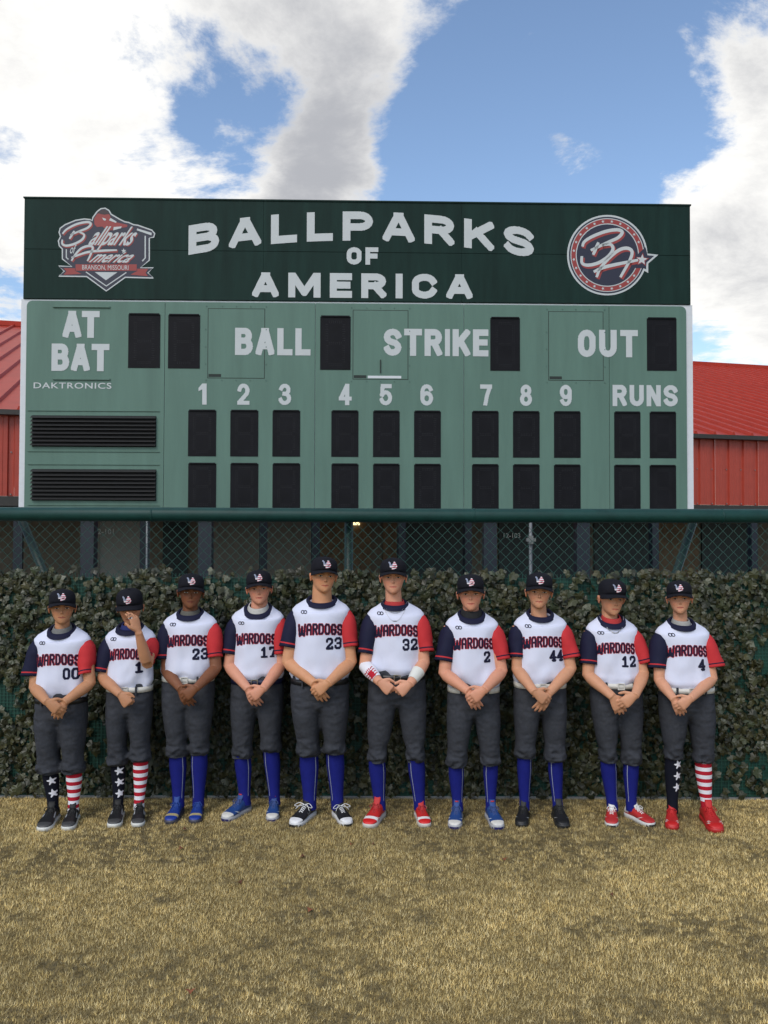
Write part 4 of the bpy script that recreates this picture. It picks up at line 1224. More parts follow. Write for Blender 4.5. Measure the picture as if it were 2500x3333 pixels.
# picture measurements of the ten players, in photo pixels (v.l. = viewer's left, v.r. = viewer's right)
PL_ = [
 dict(n='00', D=5.50, head=(203, 1918, 2030), sh=((106, 2070), (302, 2066)), col=2077, slv=((70, 131, 2203), (264, 306, 2199)), elb=((113, 2238), (293, 2225)), wri=((152, 2283), (212, 2283)),
      hem=2271, hip=(116, 283), bot=((117, 200, 2518), (200, 275, 2518)), ank=((172, 2624), (238, 2624)), toe=((138, 2704), (221, 2700)), heel=((182, 0), (238, 0)), sockw=(50, 49), front='L',
      under=(.16, .16, .155), socks='flag', shoe='adidas', belt='k', skin=(.36, .205, .125), hair=(.05, .03, .02), build=.92, yaw=0, lab='player wearing number 00 over a grey undershirt with starred and striped socks'),
 dict(n='1', D=5.56, head=(424, 1914, 2027), sh=((338, 2066), (513, 2056)), col=2064, slv=((312, 356, 2190), (473, 502, 2170)), elb=((335, 2208), (479, 2163)), wri=((390, 2258), (452, 2062)),
      hem=2233, hip=(348, 496), bot=((348, 414, 2492), (420, 492, 2478)), ank=((384, 2621), (452, 2618)), toe=((372, 2691), (452, 2687)), heel=((394, 0), (448, 0)), sockw=(46, 47), front='face',
      under=(.012, .02, .12), socks='flag', shoe='adidas', belt='w', skin=(.36, .205, .13), hair=(.06, .035, .02), build=.9, yaw=-7, pitch=14, lab='player covering one eye with a raised hand'),
 dict(n='23', D=5.62, head=(621, 1867, 1979), sh=((526, 2016), (713, 2012)), col=2016, slv=((511, 553, 2148), (682, 725, 2142)), elb=((543, 2185), (703, 2176)), wri=((586, 2239), (640, 2238)),
      hem=2200, hip=(528, 698), bot=((540, 612, 2462), (614, 680, 2456)), ank=((580, 2592), (645, 2592)), toe=((549, 2678), (634, 2674)), heel=((588, 0), (644, 0)), sockw=(54, 52), front='R',
      under=(.10, .095, .08), socks='blue', shoe='bluehi', belt='w', skin=(.145, .066, .036), hair=(.012, .010, .009), build=.95, yaw=2, lab='player wearing number 23 with a white buckled belt and blue high-top shoes'),
 dict(n='17', D=5.67, head=(843, 1856, 1966), sh=((748, 1998), (931, 1996)), col=2010, slv=((723, 769, 2130), (897, 930, 2133)), elb=((745, 2168), (915, 2164)), wri=((806, 2240), (858, 2240)),
      hem=2206, hip=(752, 923), bot=((754, 822, 2467), (846, 917, 2445)), ank=((796, 2588), (893, 2588)), toe=((718, 2667), (885, 2668)), heel=((790, 0), (893, 0)), sockw=(53, 52), front='R',
      under=(.46, .45, .42), socks='blue', shoe='bluenike', belt='n', skin=(.46, .25, .19), hair=(.03, .02, .015), build=1.06, yaw=0, fringe=True, lab='player wearing number 17 with a white undershirt collar'),
 dict(n='23', D=5.58, head=(1052, 1812, 1927), sh=((944, 1970), (1146, 1975)), col=1973, slv=((908, 967, 2107), (1116, 1163, 2107)), elb=((936, 2156), (1142, 2156)), wri=((1020, 2222), (1070, 2222)),
      hem=2205, hip=(946, 1137), bot=((965, 1045, 2458), (1051, 1127, 2450)), ank=((1008, 2604), (1098, 2604)), toe=((944, 2686), (1143, 2682)), heel=((1012, 0), (1083, 0)), sockw=(61, 58), front='R',
      under=None, socks='blue', shoe='nb', belt='k', skin=(.43, .245, .15), hair=(.035, .022, .014), build=1.18, yaw=11, fringe=True, lab='player wearing number 23 and black shoes with loose white laces'),
 dict(n='32', D=5.57, head=(1280, 1816, 1931), sh=((1188, 1990), (1388, 1984)), col=1978, slv=((1165, 1211, 2128), (1364, 1415, 2122)), elb=((1188, 2166), (1380, 2158)), wri=((1234, 2218), (1336, 2224)),
      hem=2190, hip=(1199, 1386), bot=((1194, 1258, 2478), (1322, 1386, 2478)), ank=((1236, 2598), (1366, 2598)), toe=((1188, 2690), (1390, 2686)), heel=((1236, 0), (1366, 0)), sockw=(54, 54), front='meet',
      under=(.42, .03, .03), socks='blue', shoe='rednike', belt='k', skin=(.47, .27, .20), hair=(.10, .05, .03), build=1.0, yaw=0, wrap=True, chain='thin', lab='player wearing number 32 with a white taped wrist and thin necklace'),
 dict(n='2', D=5.55, head=(1532, 1869, 1986), sh=((1443, 2020), (1628, 2018)), col=2023, slv=((1412, 1470, 2153), (1612, 1662, 2147)), elb=((1446, 2192), (1633, 2186)), wri=((1522, 2248), (1578, 2244)),
      hem=2233, hip=(1456, 1626), bot=((1449, 1521, 2494), (1563, 1633, 2487)), ank=((1490, 2612), (1598, 2612)), toe=((1474, 2691), (1628, 2692)), heel=((1490, 0), (1598, 0)), sockw=(49, 47), front='R',
      under=(.008, .008, .009), socks='blue', shoe='bluenike', belt='w', skin=(.46, .25, .185), hair=(.03, .02, .015), build=1.0, yaw=0, fringe=True, lab='player wearing number 2 over a high black undershirt'),
 dict(n='44', D=5.57, head=(1755, 1864, 1979), sh=((1666, 2018), (1851, 2018)), col=2018, slv=((1657, 1698, 2142), (1828, 1888, 2142)), elb=((1684, 2180), (1858, 2178)), wri=((1738, 2250), (1786, 2256)),
      hem=2218, hip=(1672, 1843), bot=((1673, 1744, 2463), (1772, 1845, 2475)), ank=((1708, 2608), (1816, 2608)), toe=((1690, 2684), (1837, 2689)), heel=((1708, 0), (1816, 0)), sockw=(46, 47), front='L',
      under=None, socks='blue', shoe='blackcleat', belt='w', skin=(.42, .245, .165), hair=(.06, .035, .02), build=.96, yaw=2, lab='player wearing number 44 and black cleats'),
 dict(n='12', D=5.57, head=(1989, 1884, 1999), sh=((1900, 2037), (2079, 2033)), col=2039, slv=((1884, 1941, 2165), (2071, 2124, 2157)), elb=((1914, 2198), (2094, 2194)), wri=((1992, 2266), (2068, 2262)),
      hem=2216, hip=(1922, 2090), bot=((1952, 2010, 2477), (2022, 2091, 2483)), ank=((1994, 2618), (2056, 2618)), toe=((1985, 2684), (2134, 2680)), heel=((1996, 0), (2048, 0)), sockw=(50, 49), front='R',
      under=(.42, .03, .03), socks='blue', shoe='mizuno', belt='w', skin=(.43, .25, .17), hair=(.02, .014, .01), build=.95, yaw=20, pitch=6, chain='thick', lab='player wearing number 12 with a thick neck chain, head turned aside'),
 dict(n='4', D=5.52, head=(2212, 1890, 1997), sh=((2126, 2049), (2313, 2045)), col=2045, slv=((2104, 2158, 2177), (2295, 2358, 2171)), elb=((2146, 2214), (2318, 2210)), wri=((2192, 2274), (2250, 2272)),
      hem=2232, hip=(2146, 2323), bot=((2163, 2223, 2466), (2257, 2326, 2478)), ank=((2190, 2616), (2302, 2626)), toe=((2182, 2690), (2337, 2703)), heel=((2190, 0), (2304, 0)), sockw=(49, 51), front='R',
      under=(.33, .32, .30), socks='flag', shoe='redua', belt='w', skin=(.45, .26, .185), hair=(.10, .06, .03), build=.92, yaw=0, lab='player wearing number 4 and red cleats with one starred and one striped sock'),
]

def player(q, idx):
    D = q['D']; bld_ = q['build']
    mpp = D/F_PX                                       # metres per photo pixel at the body
    hipc = U(sum(q['hip'])/2, q['hem'], D); root_x = hipc[0]
    root = empty('person', (root_x, D, 0))
    tag(root, q['lab'], 'person', 'baseball players lined up in front of the ivy fence')
    R0 = np.array(root.location)
    jog = 17.3*idx
    # ---------- key points
    sL, sR = U(*q['sh'][0], D), U(*q['sh'][1], D)
    scx, hw, zs = (sL[0]+sR[0])/2, (sR[0]-sL[0])/2, (sL[2]+sR[2])/2
    zh = U(0, q['hem'], D - .1)[2] 
    hhw = (q['hip'][1]-q['hip'][0])/2*mpp
    zcol = U(0, q['col'], D - .08)[2]
    hx = U(q['head'][0], 1900, D)[0]
    zchin = U(q['head'][0], q['head'][2], D - .08)[2]; ztopc = U(q['head'][0], q['head'][1], D - .03)[2]
    hh = (ztopc - zchin)/1.13*1.0                      # skull height, chin to crown
    dep = .108*(.75 + .25*bld_)*(.9 + .1*bld_)*max(1.0, bld_**1.2)
    cxz = lambda z: hipc[0] + (scx - hipc[0])*np.clip((z - zh)/(zs - zh), 0, 1.1)
    # ---------- jersey
    waist = hhw*.97; chest = hw*.83
    zm = zh + (zs - zh)*.45
    spec = [(zh - .035, waist*.93, dep*.93, dep*.85, 0, 0), (zh - .004, waist*.985, dep*1.04, dep*.90, 0, 0), (zh + .022, waist*1.02 + .006, dep*1.13, dep*.97, 0, 0), (zh + .07, waist*1.01 + .005, dep*1.12, dep*.98, 0, 0),
            (zm, (waist+chest)/2*1.0, dep*1.06, dep*.98, 0, 0), (zs - .17, chest*1.0, dep*1.06, dep*1.0, 0, 0), (zs - .10, chest*1.03, dep*1.03, dep*1.0, 0, 0), (zs - .05, hw*.93, dep*.97, dep*.96, 0, 0),
            (zs - .018, hw*.92, dep*.90, dep*.88, -.012, .006), (zs + .006, hw*.81, dep*.86, dep*.78, 'a', .012), (zs + .024, hw*.64, dep*.83, dep*.70, 'b', .018)]
    nk = max(.066*(.8 + .2*bld_), .0545*bld_**1.1*1.12 + .004)
    zn = zs + .043
    ncx = scx*.6 + hx*.4
    dropf = min(-.02, zcol - zn + .012)
    spec = [(z, a, b, c, {'a': dropf*.55 - .022, 'b': dropf*.90 - .022}.get(t1, t1), t2) for z, a, b, c, t1, t2 in spec]
    rings = [ering((cxz(z) if z < zs else scx, D, z), a, b, c, 48, 2.1, t1, t2) for z, a, b, c, t1, t2 in spec]
    rings.append(ering((ncx, D - .004, zn), nk + .024, dep*.80, .070, 48, 2.1, dropf - .006, .022))
    rings.append(ering((ncx, D - .002, zn + .006), nk + .012, dep*.74, .060, 48, 2.0, dropf, .024))
    rings.append(ering((ncx, D, zn - .02), nk - .002, dep*.60, .05, 48, 2.0, dropf*.9, .01))
    # resample finely along the height so that folds can form
    fine = []
    for a, b in zip(rings[:-1], rings[1:]):
        m_ = max(1, int(round(np.abs(a[:, 2]-b[:, 2]).max()/.016)))
        for j in range(m_): fine.append(a + (b-a)*j/m_)
    fine.append(rings[-1])
    V, F = loft(fine, True, False)
    def folds(v):
        f_ = np.clip((v[2]-zh+.05)/.05, 0, 1)*np.clip((zs - .02 - v[2])/.10, 0, 1)
        low = np.clip(1 - (v[2]-zh)/.16, 0, 1)
        return f_*(.55 + .9*low)
    V = wrinkle(V, .019, (9, 9, 4.0), jog, folds, 1.0)
    V[:, 2] += np.array([.020*mnoise.noise(Vector((v[0]*11 + jog, 0, 2.0))) for v in V])*np.clip(1 - (V[:, 2] - zh)/.10, 0, 1)
    jersey = obj('jersey', V, F, M_jw, root, True)
    jb = bvh_of(V, F)
    # neck band
    band = []
    N = 48
    r1 = ering((ncx, D - .004, zn), nk + .024, dep*.80 + .003, .072, N, 2.1, dropf - .006, .022)
    r2 = ering((ncx, D - .002, zn + .010), nk + .014, dep*.74, .062, N, 2.05, dropf + .004, .026)
    r3 = ering((ncx, D, zn + .006), nk + .004, dep*.66, .054, N, 2.0, dropf + .004, .024)
    r0 = ering((ncx, D - .005, zn - .009), nk + .028, dep*.83 + .004, .076, N, 2.1, dropf - .012, .018)
    r4 = ering((ncx, D, zn - .012), nk + .003, dep*.62, .052, N, 2.0, dropf, .018)
    V2, F2 = loft([r0, r1, r2, r3, r4], False, False)
    obj('neck_band', V2, F2, M_jn, jersey, True, origin=R0)
    # sleeves
    arm = {}
    raised = q['front'] == 'face'
    for sd, sx in ((0, -1), (1, 1)):
        s_ = (sL, sR)[sd]; x0, x1, ye = q['slv'][sd]
        J = np.array((s_[0] - sx*.046*(.7+.3*bld_), D, zs - .058))
        El = U(*q['elb'][sd], D - .055)
        if raised and sd: El = U(*q['elb'][sd], D - .12)
        fd = {'L': (.225, .188), 'R': (.188, .225), 'meet': (.205, .205), 'face': (.19, .20)}[q['front']][sd]
        Wr = U(*q['wri'][sd], D - fd*(.85 + .15*bld_))
        arm[sd] = (J, El, Wr)
        E = U((x0+x1)/2, ye, D - .005)
        ax_ = El - J; ax_ /= np.linalg.norm(ax_)
        tE = np.clip((E - J)@ax_, .10, np.linalg.norm(El - J) - .015)
        if raised and sd: tE = np.linalg.norm(El - J)*.80
        wE = max((x1-x0)/2*mpp*1.04, .050*bld_)
        rs = []
        prof = [(-.22, .022, .030), (-.06, .046, .050), (.10, .060, .064), (.30, .064, .070), (.62, .061, .069), (.80, wE, .068), (.865, wE*1.01, .068), (.905, wE*1.015, .068), (.955, wE*1.02, .068), (1.0, wE*1.03, .068), (.985, wE*.90, .058), (.8, wE*.80, .05)]
        side = np.array((1.0, 0, 0)) - ax_*ax_[0]; side /= np.linalg.norm(side); fw = np.cross(side, ax_)
        for t, a, b in prof:
            a *= (.72 + .28*bld_) if t < .7 else 1; b *= (.75 + .25*bld_)
            c = J + ax_*tE*t + (E - (J + ax_*tE))*max(0, min(1, t))*np.array((1, .3, 0))*.75
            cut = -side*0
            rs.append(np.array([c + side*a*math.cos(g) + fw*b*math.sin(g) for g in np.linspace(0, 2*math.pi, 28, endpoint=False)]))
        fine = []; midx = []
        for ki, (a, b) in enumerate(zip(rs[:-1], rs[1:])):
            m_ = 3 if ki < 5 else 1
            for j in range(m_):
                fine.append(a + (b-a)*j/m_)
                midx += [1 if prof[ki][0] == .865 and ki == 6 else 0]*28
        fine.append(rs[-1])
        V, F = loft(fine, False, False)
        V = wrinkle(V, .007, (13, 13, 9), jog + 5 + sd, lambda v: 1.0)
        obj('sleeve', V, F, [M_jn, M_jr] if sd == 0 else [M_jr, M_jn], jersey, True, origin=R0, midx=midx)
    # ---------- trousers
    zb = [U(0, q['bot'][i][2], D - .03)[2] for i in (0, 1)]
    crotch = zh - .205*(zh/.88)
    S = MB()
    hz = zh - .11
    S.add(*loft([ering((hipc[0], D + .004, z), a, b, c, 32, 2.4) for z, a, b, c in ((zh + .03, waist*.95, dep*.96, dep*.93), (zh - .02, waist*.985, dep*1.0, dep*.97), (zh - .07, hhw*1.0, dep*1.03, dep*1.07), (hz - .02, hhw*1.0, dep*1.0, dep*1.12), (crotch + .02, hhw*.90, dep*.86, dep*1.02), (crotch - .005, hhw*.70, dep*.6, dep*.8))]))
    legs = []
    for i, sx in ((0, -1), (1, 1)):
        x0, x1, _ = q['bot'][i]; bw = (x1-x0)/2*mpp
        B = U((x0+x1)/2, q['bot'][i][2], D - .005); B[1] = D - .005
        Ak = U(*q['ank'][i], D + .0); Ak[1] = D + .012
        top = np.array((hipc[0] + sx*hhw*.49, D + .004, hz))
        H = hz - zb[i]
        rr = []
        for t, wx, wy in ((-.12, hhw*.44, dep*.95), (0, hhw*.505, dep*1.03), (.25, hhw*.50, dep*.98), (.5, max(hhw*.44, bw*.86), dep*.84), (.68, max(hhw*.39, bw*.84), dep*.73), (.80, bw*.90, dep*.70), (.90, bw*1.0, dep*.72), (.96, bw*1.01, dep*.70), (.99, bw*.95, dep*.62), (1.012, bw*.84, dep*.54)):
            z = hz - H*t
            xx = top[0] + (B[0]-top[0])*np.clip(t, 0, 1)**1.15
            if t < .5:                                 # keep each leg on its own side of the seam
                wx = min(wx, abs(xx - hipc[0]) + .012)
            rr.append(ering((xx, D + .004 - .012*math.sin(math.pi*np.clip(t, 0, 1)), z), wx, wy, wy*.98, 26, 2.15))
        S.add(*loft(rr))
        legs.append((top, B, Ak, bw))
    V, F = solid(np.concatenate(S.V), S.F, .0095, 3)
    zb_m = sum(zb)/2
    def pw(v):
        t = np.clip((v[2]-zb_m)/(zh-zb_m), 0, 1)
        return .35 + 1.9*np.exp(-(t/.16)**2) + .5*np.exp(-((t-.72)/.12)**2)
    V = wrinkle(V, .0105, (11, 12, 21), jog + 31, pw, 1.3)
    pants = obj('trousers', V, F, M_pant, root, True)
    # belt
    bm = {'w': M_bw, 'k': M_bk, 'n': M_bn}[q['belt']]
    bz = zh - .024
    rA = [ering((hipc[0], D + .004, bz + o_), waist*.985 + .006 + e, dep*1.0 + .010 + e, dep*.98 + .008 + e, 40, 2.4) for o_, e in ((-.017, -.004), (-.017, .0), (.017, .0), (.017, -.004))]
    V, F = loft(rA, False, False)
    belt = obj('belt', V, F, bm, root, True)
    k = MB(); yb = D + .004 - dep - .014
    k.box(hipc[0] - .022, hipc[0] - .017, yb - .004, yb + .004, bz - .021, bz + .021); k.box(hipc[0] + .017, hipc[0] + .022, yb - .004, yb + .004, bz - .021, bz + .021)
    k.box(hipc[0] - .0168, hipc[0] + .0168, yb - .004, yb + .004, bz + .0165, bz + .021); k.box(hipc[0] - .0168, hipc[0] + .0168, yb - .004, yb + .004, bz - .021, bz - .0165)
    k.build('buckle', M_buck if q['belt'] != 'w' else M_bw, belt, origin=R0)
    for fx in (-.55, .5):
        k = MB(); xx = hipc[0] + fx*waist; yy = D + .004 - (dep + .016)*(1 - abs(fx)**2.4)**(1/2.4)
        k.box(xx - .005, xx + .005, yy - .006, yy + .01, bz - .026, bz + .024); k.build('belt_loop', M_pant, pants, origin=R0)
    # ---------- socks and shoes
    for i, sx in ((0, -1), (1, 1)):
        top, B, Ak, bw = legs[i]
        cw = q['sockw'][i]/2*mpp
        zk = zb[i] + .045; za = .085
        flag = q['socks'] == 'flag'
        xa = U(q['ank'][i][0], 2600, D)[0]
        kx = B[0] + (xa - B[0])*-.02
        def sring(z, off=0.0, n=28):
            t = (zk - z)/(zk - za)
            r = np.interp(t, (0, .12, .35, .6, .85, 1, 1.2), (cw*.93, cw*.98, cw*1.02, cw*.86, cw*.70, cw*.70, cw*.74)) + off
            xx = kx + (xa - kx)*np.clip((t - .1)/.9, 0, 1.1)
            yc = D + .006 + .018*math.sin(math.pi*np.clip(t, 0, 1))*.6
            return ering((xx, yc, z), r, r*1.0, r*1.12, n, 2.0)
        if flag and i == 1:
            zz = list(np.arange(zk, za, -.0243)) + [za, za - .03]
            fine = []; mi = []
            for b_ in range(len(zz)-1):
                fine += [sring(zz[b_]), sring(zz[b_] - (zz[b_]-zz[b_+1])*.5)]
                white = b_ % 2 == 1
                if zz[b_] < za + .035: white = False
                if zz[b_] < za + .012: white = True
                mi += [0 if white else 1]*56
            fine.append(sring(zz[-1]))
            V, F = loft(fine, False, False)
            obj('sock', V, F, [M_swht, M_sred], root, True, midx=mi)
        else:
            V, F = loft([sring(z) for z in np.linspace(zk, za - .03, 14)], False, False)
            sk = obj('sock', V, F, M_snav if flag else M_blue, root, True)
            if flag:
                sb = bvh_of(V, F)
                for jz, zc_ in enumerate((zb[i] - .032, zb[i] - .105, zb[i] - .178) if idx != 0 else (zb[i] - .045, zb[i] - .125)):
                    R_ = .030
                    def cls(P, R_=R_):
                        a = np.arctan2(P[:, 0], P[:, 1]) + .25; rr_ = np.hypot(P[:, 0], P[:, 1])
                        w_ = np.abs(((a/(2*math.pi/5)) % 1) - .5)*2
                        return np.where(rr_ < R_*(.42 + .58*np.clip((w_ - .0), 0, 1)**1.7), 0, -1)
                    V2, F2, c2 = raster(cls, -.031, .031, -.031, .031, .0026)
                    cxx = sring(zc_)[:, 0].mean() + cw*.42
                    print_on('sock_star', sb, V2, F2, c2, [M_swht], (cxx, D, zc_), (1, 0, 0), (0, 0, 1), (0, 1, 0), sk, .0012)
            else:
                k = MB(); A = []
                zz = np.linspace(zb[i] - .004, .115, 24)
                for z in zz:
                    r_ = sring(z, .0012, 72)
                    ang = 9 if sx < 0 else 72-9                    # front of the inner side
                    A += [r_[ang], r_[(ang+1) % 72]]
                k.add(A, [(2*j, 2*j+1, 2*j+3, 2*j+2) for j in range(len(zz)-1)])
                k.build('sock_piping', M_sline, sk, origin=R0)
        tp = q['toe'][i]
        Dt = CAM_Z*F_PX/(tp[1] - 1740.0)
        T = U(tp[0], tp[1], Dt); T[2] = 0
        Hl = np.array((xa, D + .065, 0))
        f = T - Hl; f[2] = 0
        ln = np.linalg.norm(f)
        sc_ = np.clip(ln/.285, .86, 1.08)
        Hl = T - f/ln*.275*sc_*1.0
        # keep the ankle inside the shoe opening
        want = np.array((xa, D + .012, 0)); at = Hl + f/ln*.275*sc_*.22
        shoe(q['shoe'], Hl + (want - at)*np.array((.75, .6, 0)), f/ln, root, i, sc_)
    # ---------- body: one continuous surface
    S = MB()
    yaw, pit = math.radians(q.get('yaw', 0)) + math.atan2(-hx, D)*.9, math.radians(q.get('pitch', 0))
    HR = np.array(Matrix.Rotation(yaw, 3, 'Z') @ Matrix.Rotation(math.radians((0, -3, 2, -2, 4, 0, -1, 2, 3, -2)[idx]), 3, 'Y') @ Matrix.Rotation(pit, 3, 'X'))
    piv = np.array((0, -.02, .12))*hh/.2
    HC = np.array((hx, D - .012, zchin))
    def HW(P):
        """head coordinates (x right, y forwards, z up from the chin) -> world"""
        P = np.asarray(P, float).reshape(-1, 3)*np.array((1, -1, 1))
        pv = piv*np.array((1, -1, 1))
        return (P - pv)@HR.T + pv + HC
    def HL(Pw):
        pv = piv*np.array((1, -1, 1))
        return ((np.asarray(Pw) - HC - pv)@HR + pv)*np.array((1, -1, 1))
    fat = .97 + .22*max(0, bld_ - .95)
    S.add(*loft([HW(hring(z*hh, w_*1.08*hh*(fat if z < .5 else 1), f_*hh, b_*hh, 32)) for z, w_, f_, b_ in HEAD_RINGS]))
    # nose, lips, chin, brow, ears
    S.add(*loft([HW(hring(z*hh, w_*hh, f_*hh, -.30*hh, 16, 1.8)) for z, w_, f_ in ((.325, .055, .435), (.345, .082, .485), (.375, .078, .505), (.42, .052, .485), (.48, .040, .452), (.53, .040, .425), (.56, .03, .40))]))
    for zc_, ww, ff, hgt in ((.232, .115, .433, .022), (.196, .100, .430, .026), (.07, .10, .420, .05), (.585, .24, .418, .03)):
        S.add(*loft([HW(hring((zc_ + dz)*hh, ww*e*hh, (ff - .02*(1-e))*hh, -.1*hh, 16, 2.0)) for dz, e in ((-hgt, .4), (-hgt*.5, .9), (0, 1.0), (hgt*.5, .9), (hgt, .4))]))
    for sx in (-1, 1):
        rr = []
        for dz, a, b in ((-.135, .012, .03), (-.10, .022, .065), (-.02, .030, .095), (.06, .034, .115), (.11, .026, .085), (.135, .010, .03)):
            c = np.array((sx*(.376 + .05 + .14*dz)*hh, (-.035 - .05*dz)*hh, (.44 + dz)*hh))
            rr.append(HW(np.array([c + np.array((sx*a*math.cos(g) + .25*a*0, b*math.sin(g) - sx*0, 0))*hh for g in np.linspace(0, 2*math.pi, 12, endpoint=False)])))
        S.add(*loft(rr))
    # neck and trunk
    nr = .0545*bld_**1.1*hh/.2
    nb = np.array((ncx, D + .012, zs - .03))
    S.add(*tube([HW((0, -.14*hh, .32*hh))[0], HW((0, -.12*hh, .06*hh))[0], nb + (HW((0, -.11*hh, .02*hh))[0] - nb)*.5, nb + np.array((0, 0, .012)), nb + np.array((0, -.012, -.02)), nb - np.array((0, 0, .08))], [nr*.92, nr*.95, nr*1.0, nr*1.16, nr*1.5, nr*1.6], 20))
    S.add(*loft([ering((cxz(z), D, z), a, b, c, 24) for z, a, b, c in ((zs + .005, hw*.5, dep*.5, dep*.55), (zs - .05, hw*.78, dep*.78, dep*.8), (zs - .17, chest*.9, dep*.9, dep*.9), (zm, chest*.85, dep*.88, dep*.9), (zh, waist*.88, dep*.85, dep*.88), (hz, hhw*.88, dep*.82, dep*.9), (crotch + .01, hhw*.6, dep*.5, dep*.6))]))
    for i, sx in ((0, -1), (1, 1)):
        top, B, Ak, bw = legs[i]; xa = U(q['ank'][i][0], 2600, D)[0]
        P = [top + np.array((0, 0, .02)), (top*.6 + B*.4), np.array((B[0], D + .010, B[2] + .06)), np.array((B[0] + (xa-B[0])*.3, D + .016, zb[i] - .08)), np.array((xa, D + .014, .13)), np.array((xa, D + .012, .075)), np.array((xa, D + .010, .05))]
        c_ = q['sockw'][i]/2*mpp
        S.add(*tube(P, [hhw*.36, hhw*.34, c_*.74, c_*.76, c_*.50, c_*.45, c_*.40], 16))
    hs = hh/.2*.97*(.95 + .05*bld_)
    ab = (.76 + .24*bld_)*hh/.2
    for sd, sx in ((0, -1), (1, 1)):
        J, El, Wr = arm[sd]
        fa = Wr - El; fl = np.linalg.norm(fa); fa /= fl
        S.add(*tube([J + np.array((-sx*.05, 0, .012)), J, J*.5 + El*.5, El, El + fa*fl*.12, El + fa*fl*.35, El + fa*fl*.68, Wr - fa*.012, Wr + fa*.01],
                    [.045*ab, .050*ab, .043*ab, .0385*ab, .0395*ab, .0405*ab, .033*ab, (.0235*ab, .0285*ab), (.022*ab, .027*ab)], 18))
        mir = -sx
        if q['front'] == 'face' and sd == 1:
            d = np.array((-.34, .10, .93)); bk = np.array((.80, -.58, .18)); th = np.array((-.5, .3, .2))
            S_ = hand_shells(Wr + fa*.012, d, bk, np.array((-.6, -.75, 0)), hs, 16, .6, .5)
        elif q['front'] == 'face':
            d = np.array((.66, -.10, -.74)); S_ = hand_shells(Wr, d, (-.2, -1, .25), (.7, 0, .7), hs, 62, .9)
        elif q['front'] == 'meet':
            d = np.array((mir*.78, -.12, -.60)); S_ = hand_shells(Wr, d, (mir*-.25, -1, .30), (mir*.6, -.1, .7), hs, 52, .85)
        else:
            isf = (q['front'] == 'L') == (sd == 0)
            if isf:
                d = np.array((mir*.80, .05, -.60)); S_ = hand_shells(Wr, d, (mir*.10, -1, .10), (mir*.6, 0, .8), hs, 24, .55)
            else:
                d = np.array((mir*.50, .02, -.86)); S_ = hand_shells(Wr, d, (0, -1, .0), (mir*.8, 0, .5), hs, 16, .3, .6)
        for s_ in S_: S.add(*s_)
    V, F = solid(np.concatenate(S.V), S.F, .0043, 2, dec=.42)
    # facial relief and skin tones, in head coordinates
    L = HL(V)/hh
    base = np.clip(np.array(q['skin'])*np.array((1.36, 1.14, .96)), 0, .8); C = np.repeat(base[None], len(V), 0)
    headm = (L[:, 2] > -.05) & (np.abs(L[:, 0]) < .6) & (np.abs(L[:, 1]) < .7)
    front = headm & (L[:, 1] > .2)
    push = np.zeros(len(V))
    for sx in (-1, 1):
        dd = ((L[:, 0] - sx*.155)/.105)**2 + ((L[:, 2] - .515)/.060)**2
        push += np.where(front, .050*np.exp(-dd), 0)
        dc = ((L[:, 0] - sx*.19)/.10)**2 + ((L[:, 2] - .36)/.10)**2
        push -= np.where(front, .014*np.exp(-dc), 0)
        C += np.where(front, np.exp(-dc*.8), 0)[:, None]*np.array((.05, -.012, -.012))*(base[0]/.43)
    ml = np.exp(-((L[:, 2] - .214)/.0085)**2)*(np.abs(L[:, 0]) < .125)
    push += np.where(front, .016*ml, 0)
    earm = headm & (np.abs(L[:, 0]) > .39) & (L[:, 2] > .28)
    C[earm] *= np.array((1.06, .92, .92))
    # shade of the ear's inner hollow, darkened into the skin colour
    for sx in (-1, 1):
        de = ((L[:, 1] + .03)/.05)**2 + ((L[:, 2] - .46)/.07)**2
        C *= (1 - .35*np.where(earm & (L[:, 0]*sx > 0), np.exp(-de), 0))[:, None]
    inward = HW(np.array([[0, -1, 0]]))[0] - HW(np.array([[0, 0, 0]]))[0]
    V = V + inward*(push*hh)[:, None]
    C = np.clip(C, .004, .9)
    body = obj('body', V, F, M_skin, root, True)
    set_colors(body, C)
    body_bvh = bvh_of(V, F)
    # eyes, brows, lips and nostrils laid on the face
    fw_, rt_, upv_ = [HW(e)[0] - HW((0, 0, 0))[0] for e in ((0, 1, 0), (1, 0, 0), (0, 0, 1))]
    skd = lambda f_: tuple(float(x) for x in base*np.array(f_))
    M_lip = mat('lips_%d' % idx, skd((.90, .52, .55)), rough=.45, spec=.4); M_mouth = mat('mouth_line_%d' % idx, skd((.32, .20, .20)), rough=.7)
    M_brow = mat('brow_%d' % idx, tuple(.5*a_ + .22*b_ for a_, b_ in zip(q['hair'], base)), rough=.8, noise=.3, nscale=300)
    M_lid = mat('eyelid_%d' % idx, skd((.62, .52, .50)), rough=.6); M_nos = mat('nostril_%d' % idx, skd((.40, .30, .28)), rough=.8)
    squint = .85
    def cls_eye(P):
        x = P[:, 0]/(.074*hh); z = P[:, 1]/(.030*hh*squint)
        top = 1 - x**2; o_ = np.full(len(P), -1)
        o_[(np.abs(x) < 1.12) & (z < top*1.0 + .55) & (z > top*.55 + .15)] = 3     # lid crease
        o_[(np.abs(x) < 1) & (z < top*.95) & (z > -top*.75)] = 0
        o_[(np.abs(x) < 1) & (np.hypot(P[:, 0], P[:, 1] - .002*hh) < .029*hh) & (z < top*.95) & (z > -top*.75)] = 1
        o_[(np.abs(x) < 1.05) & (z < top*1.0 + .12) & (z > top*.62)] = 2
        return o_
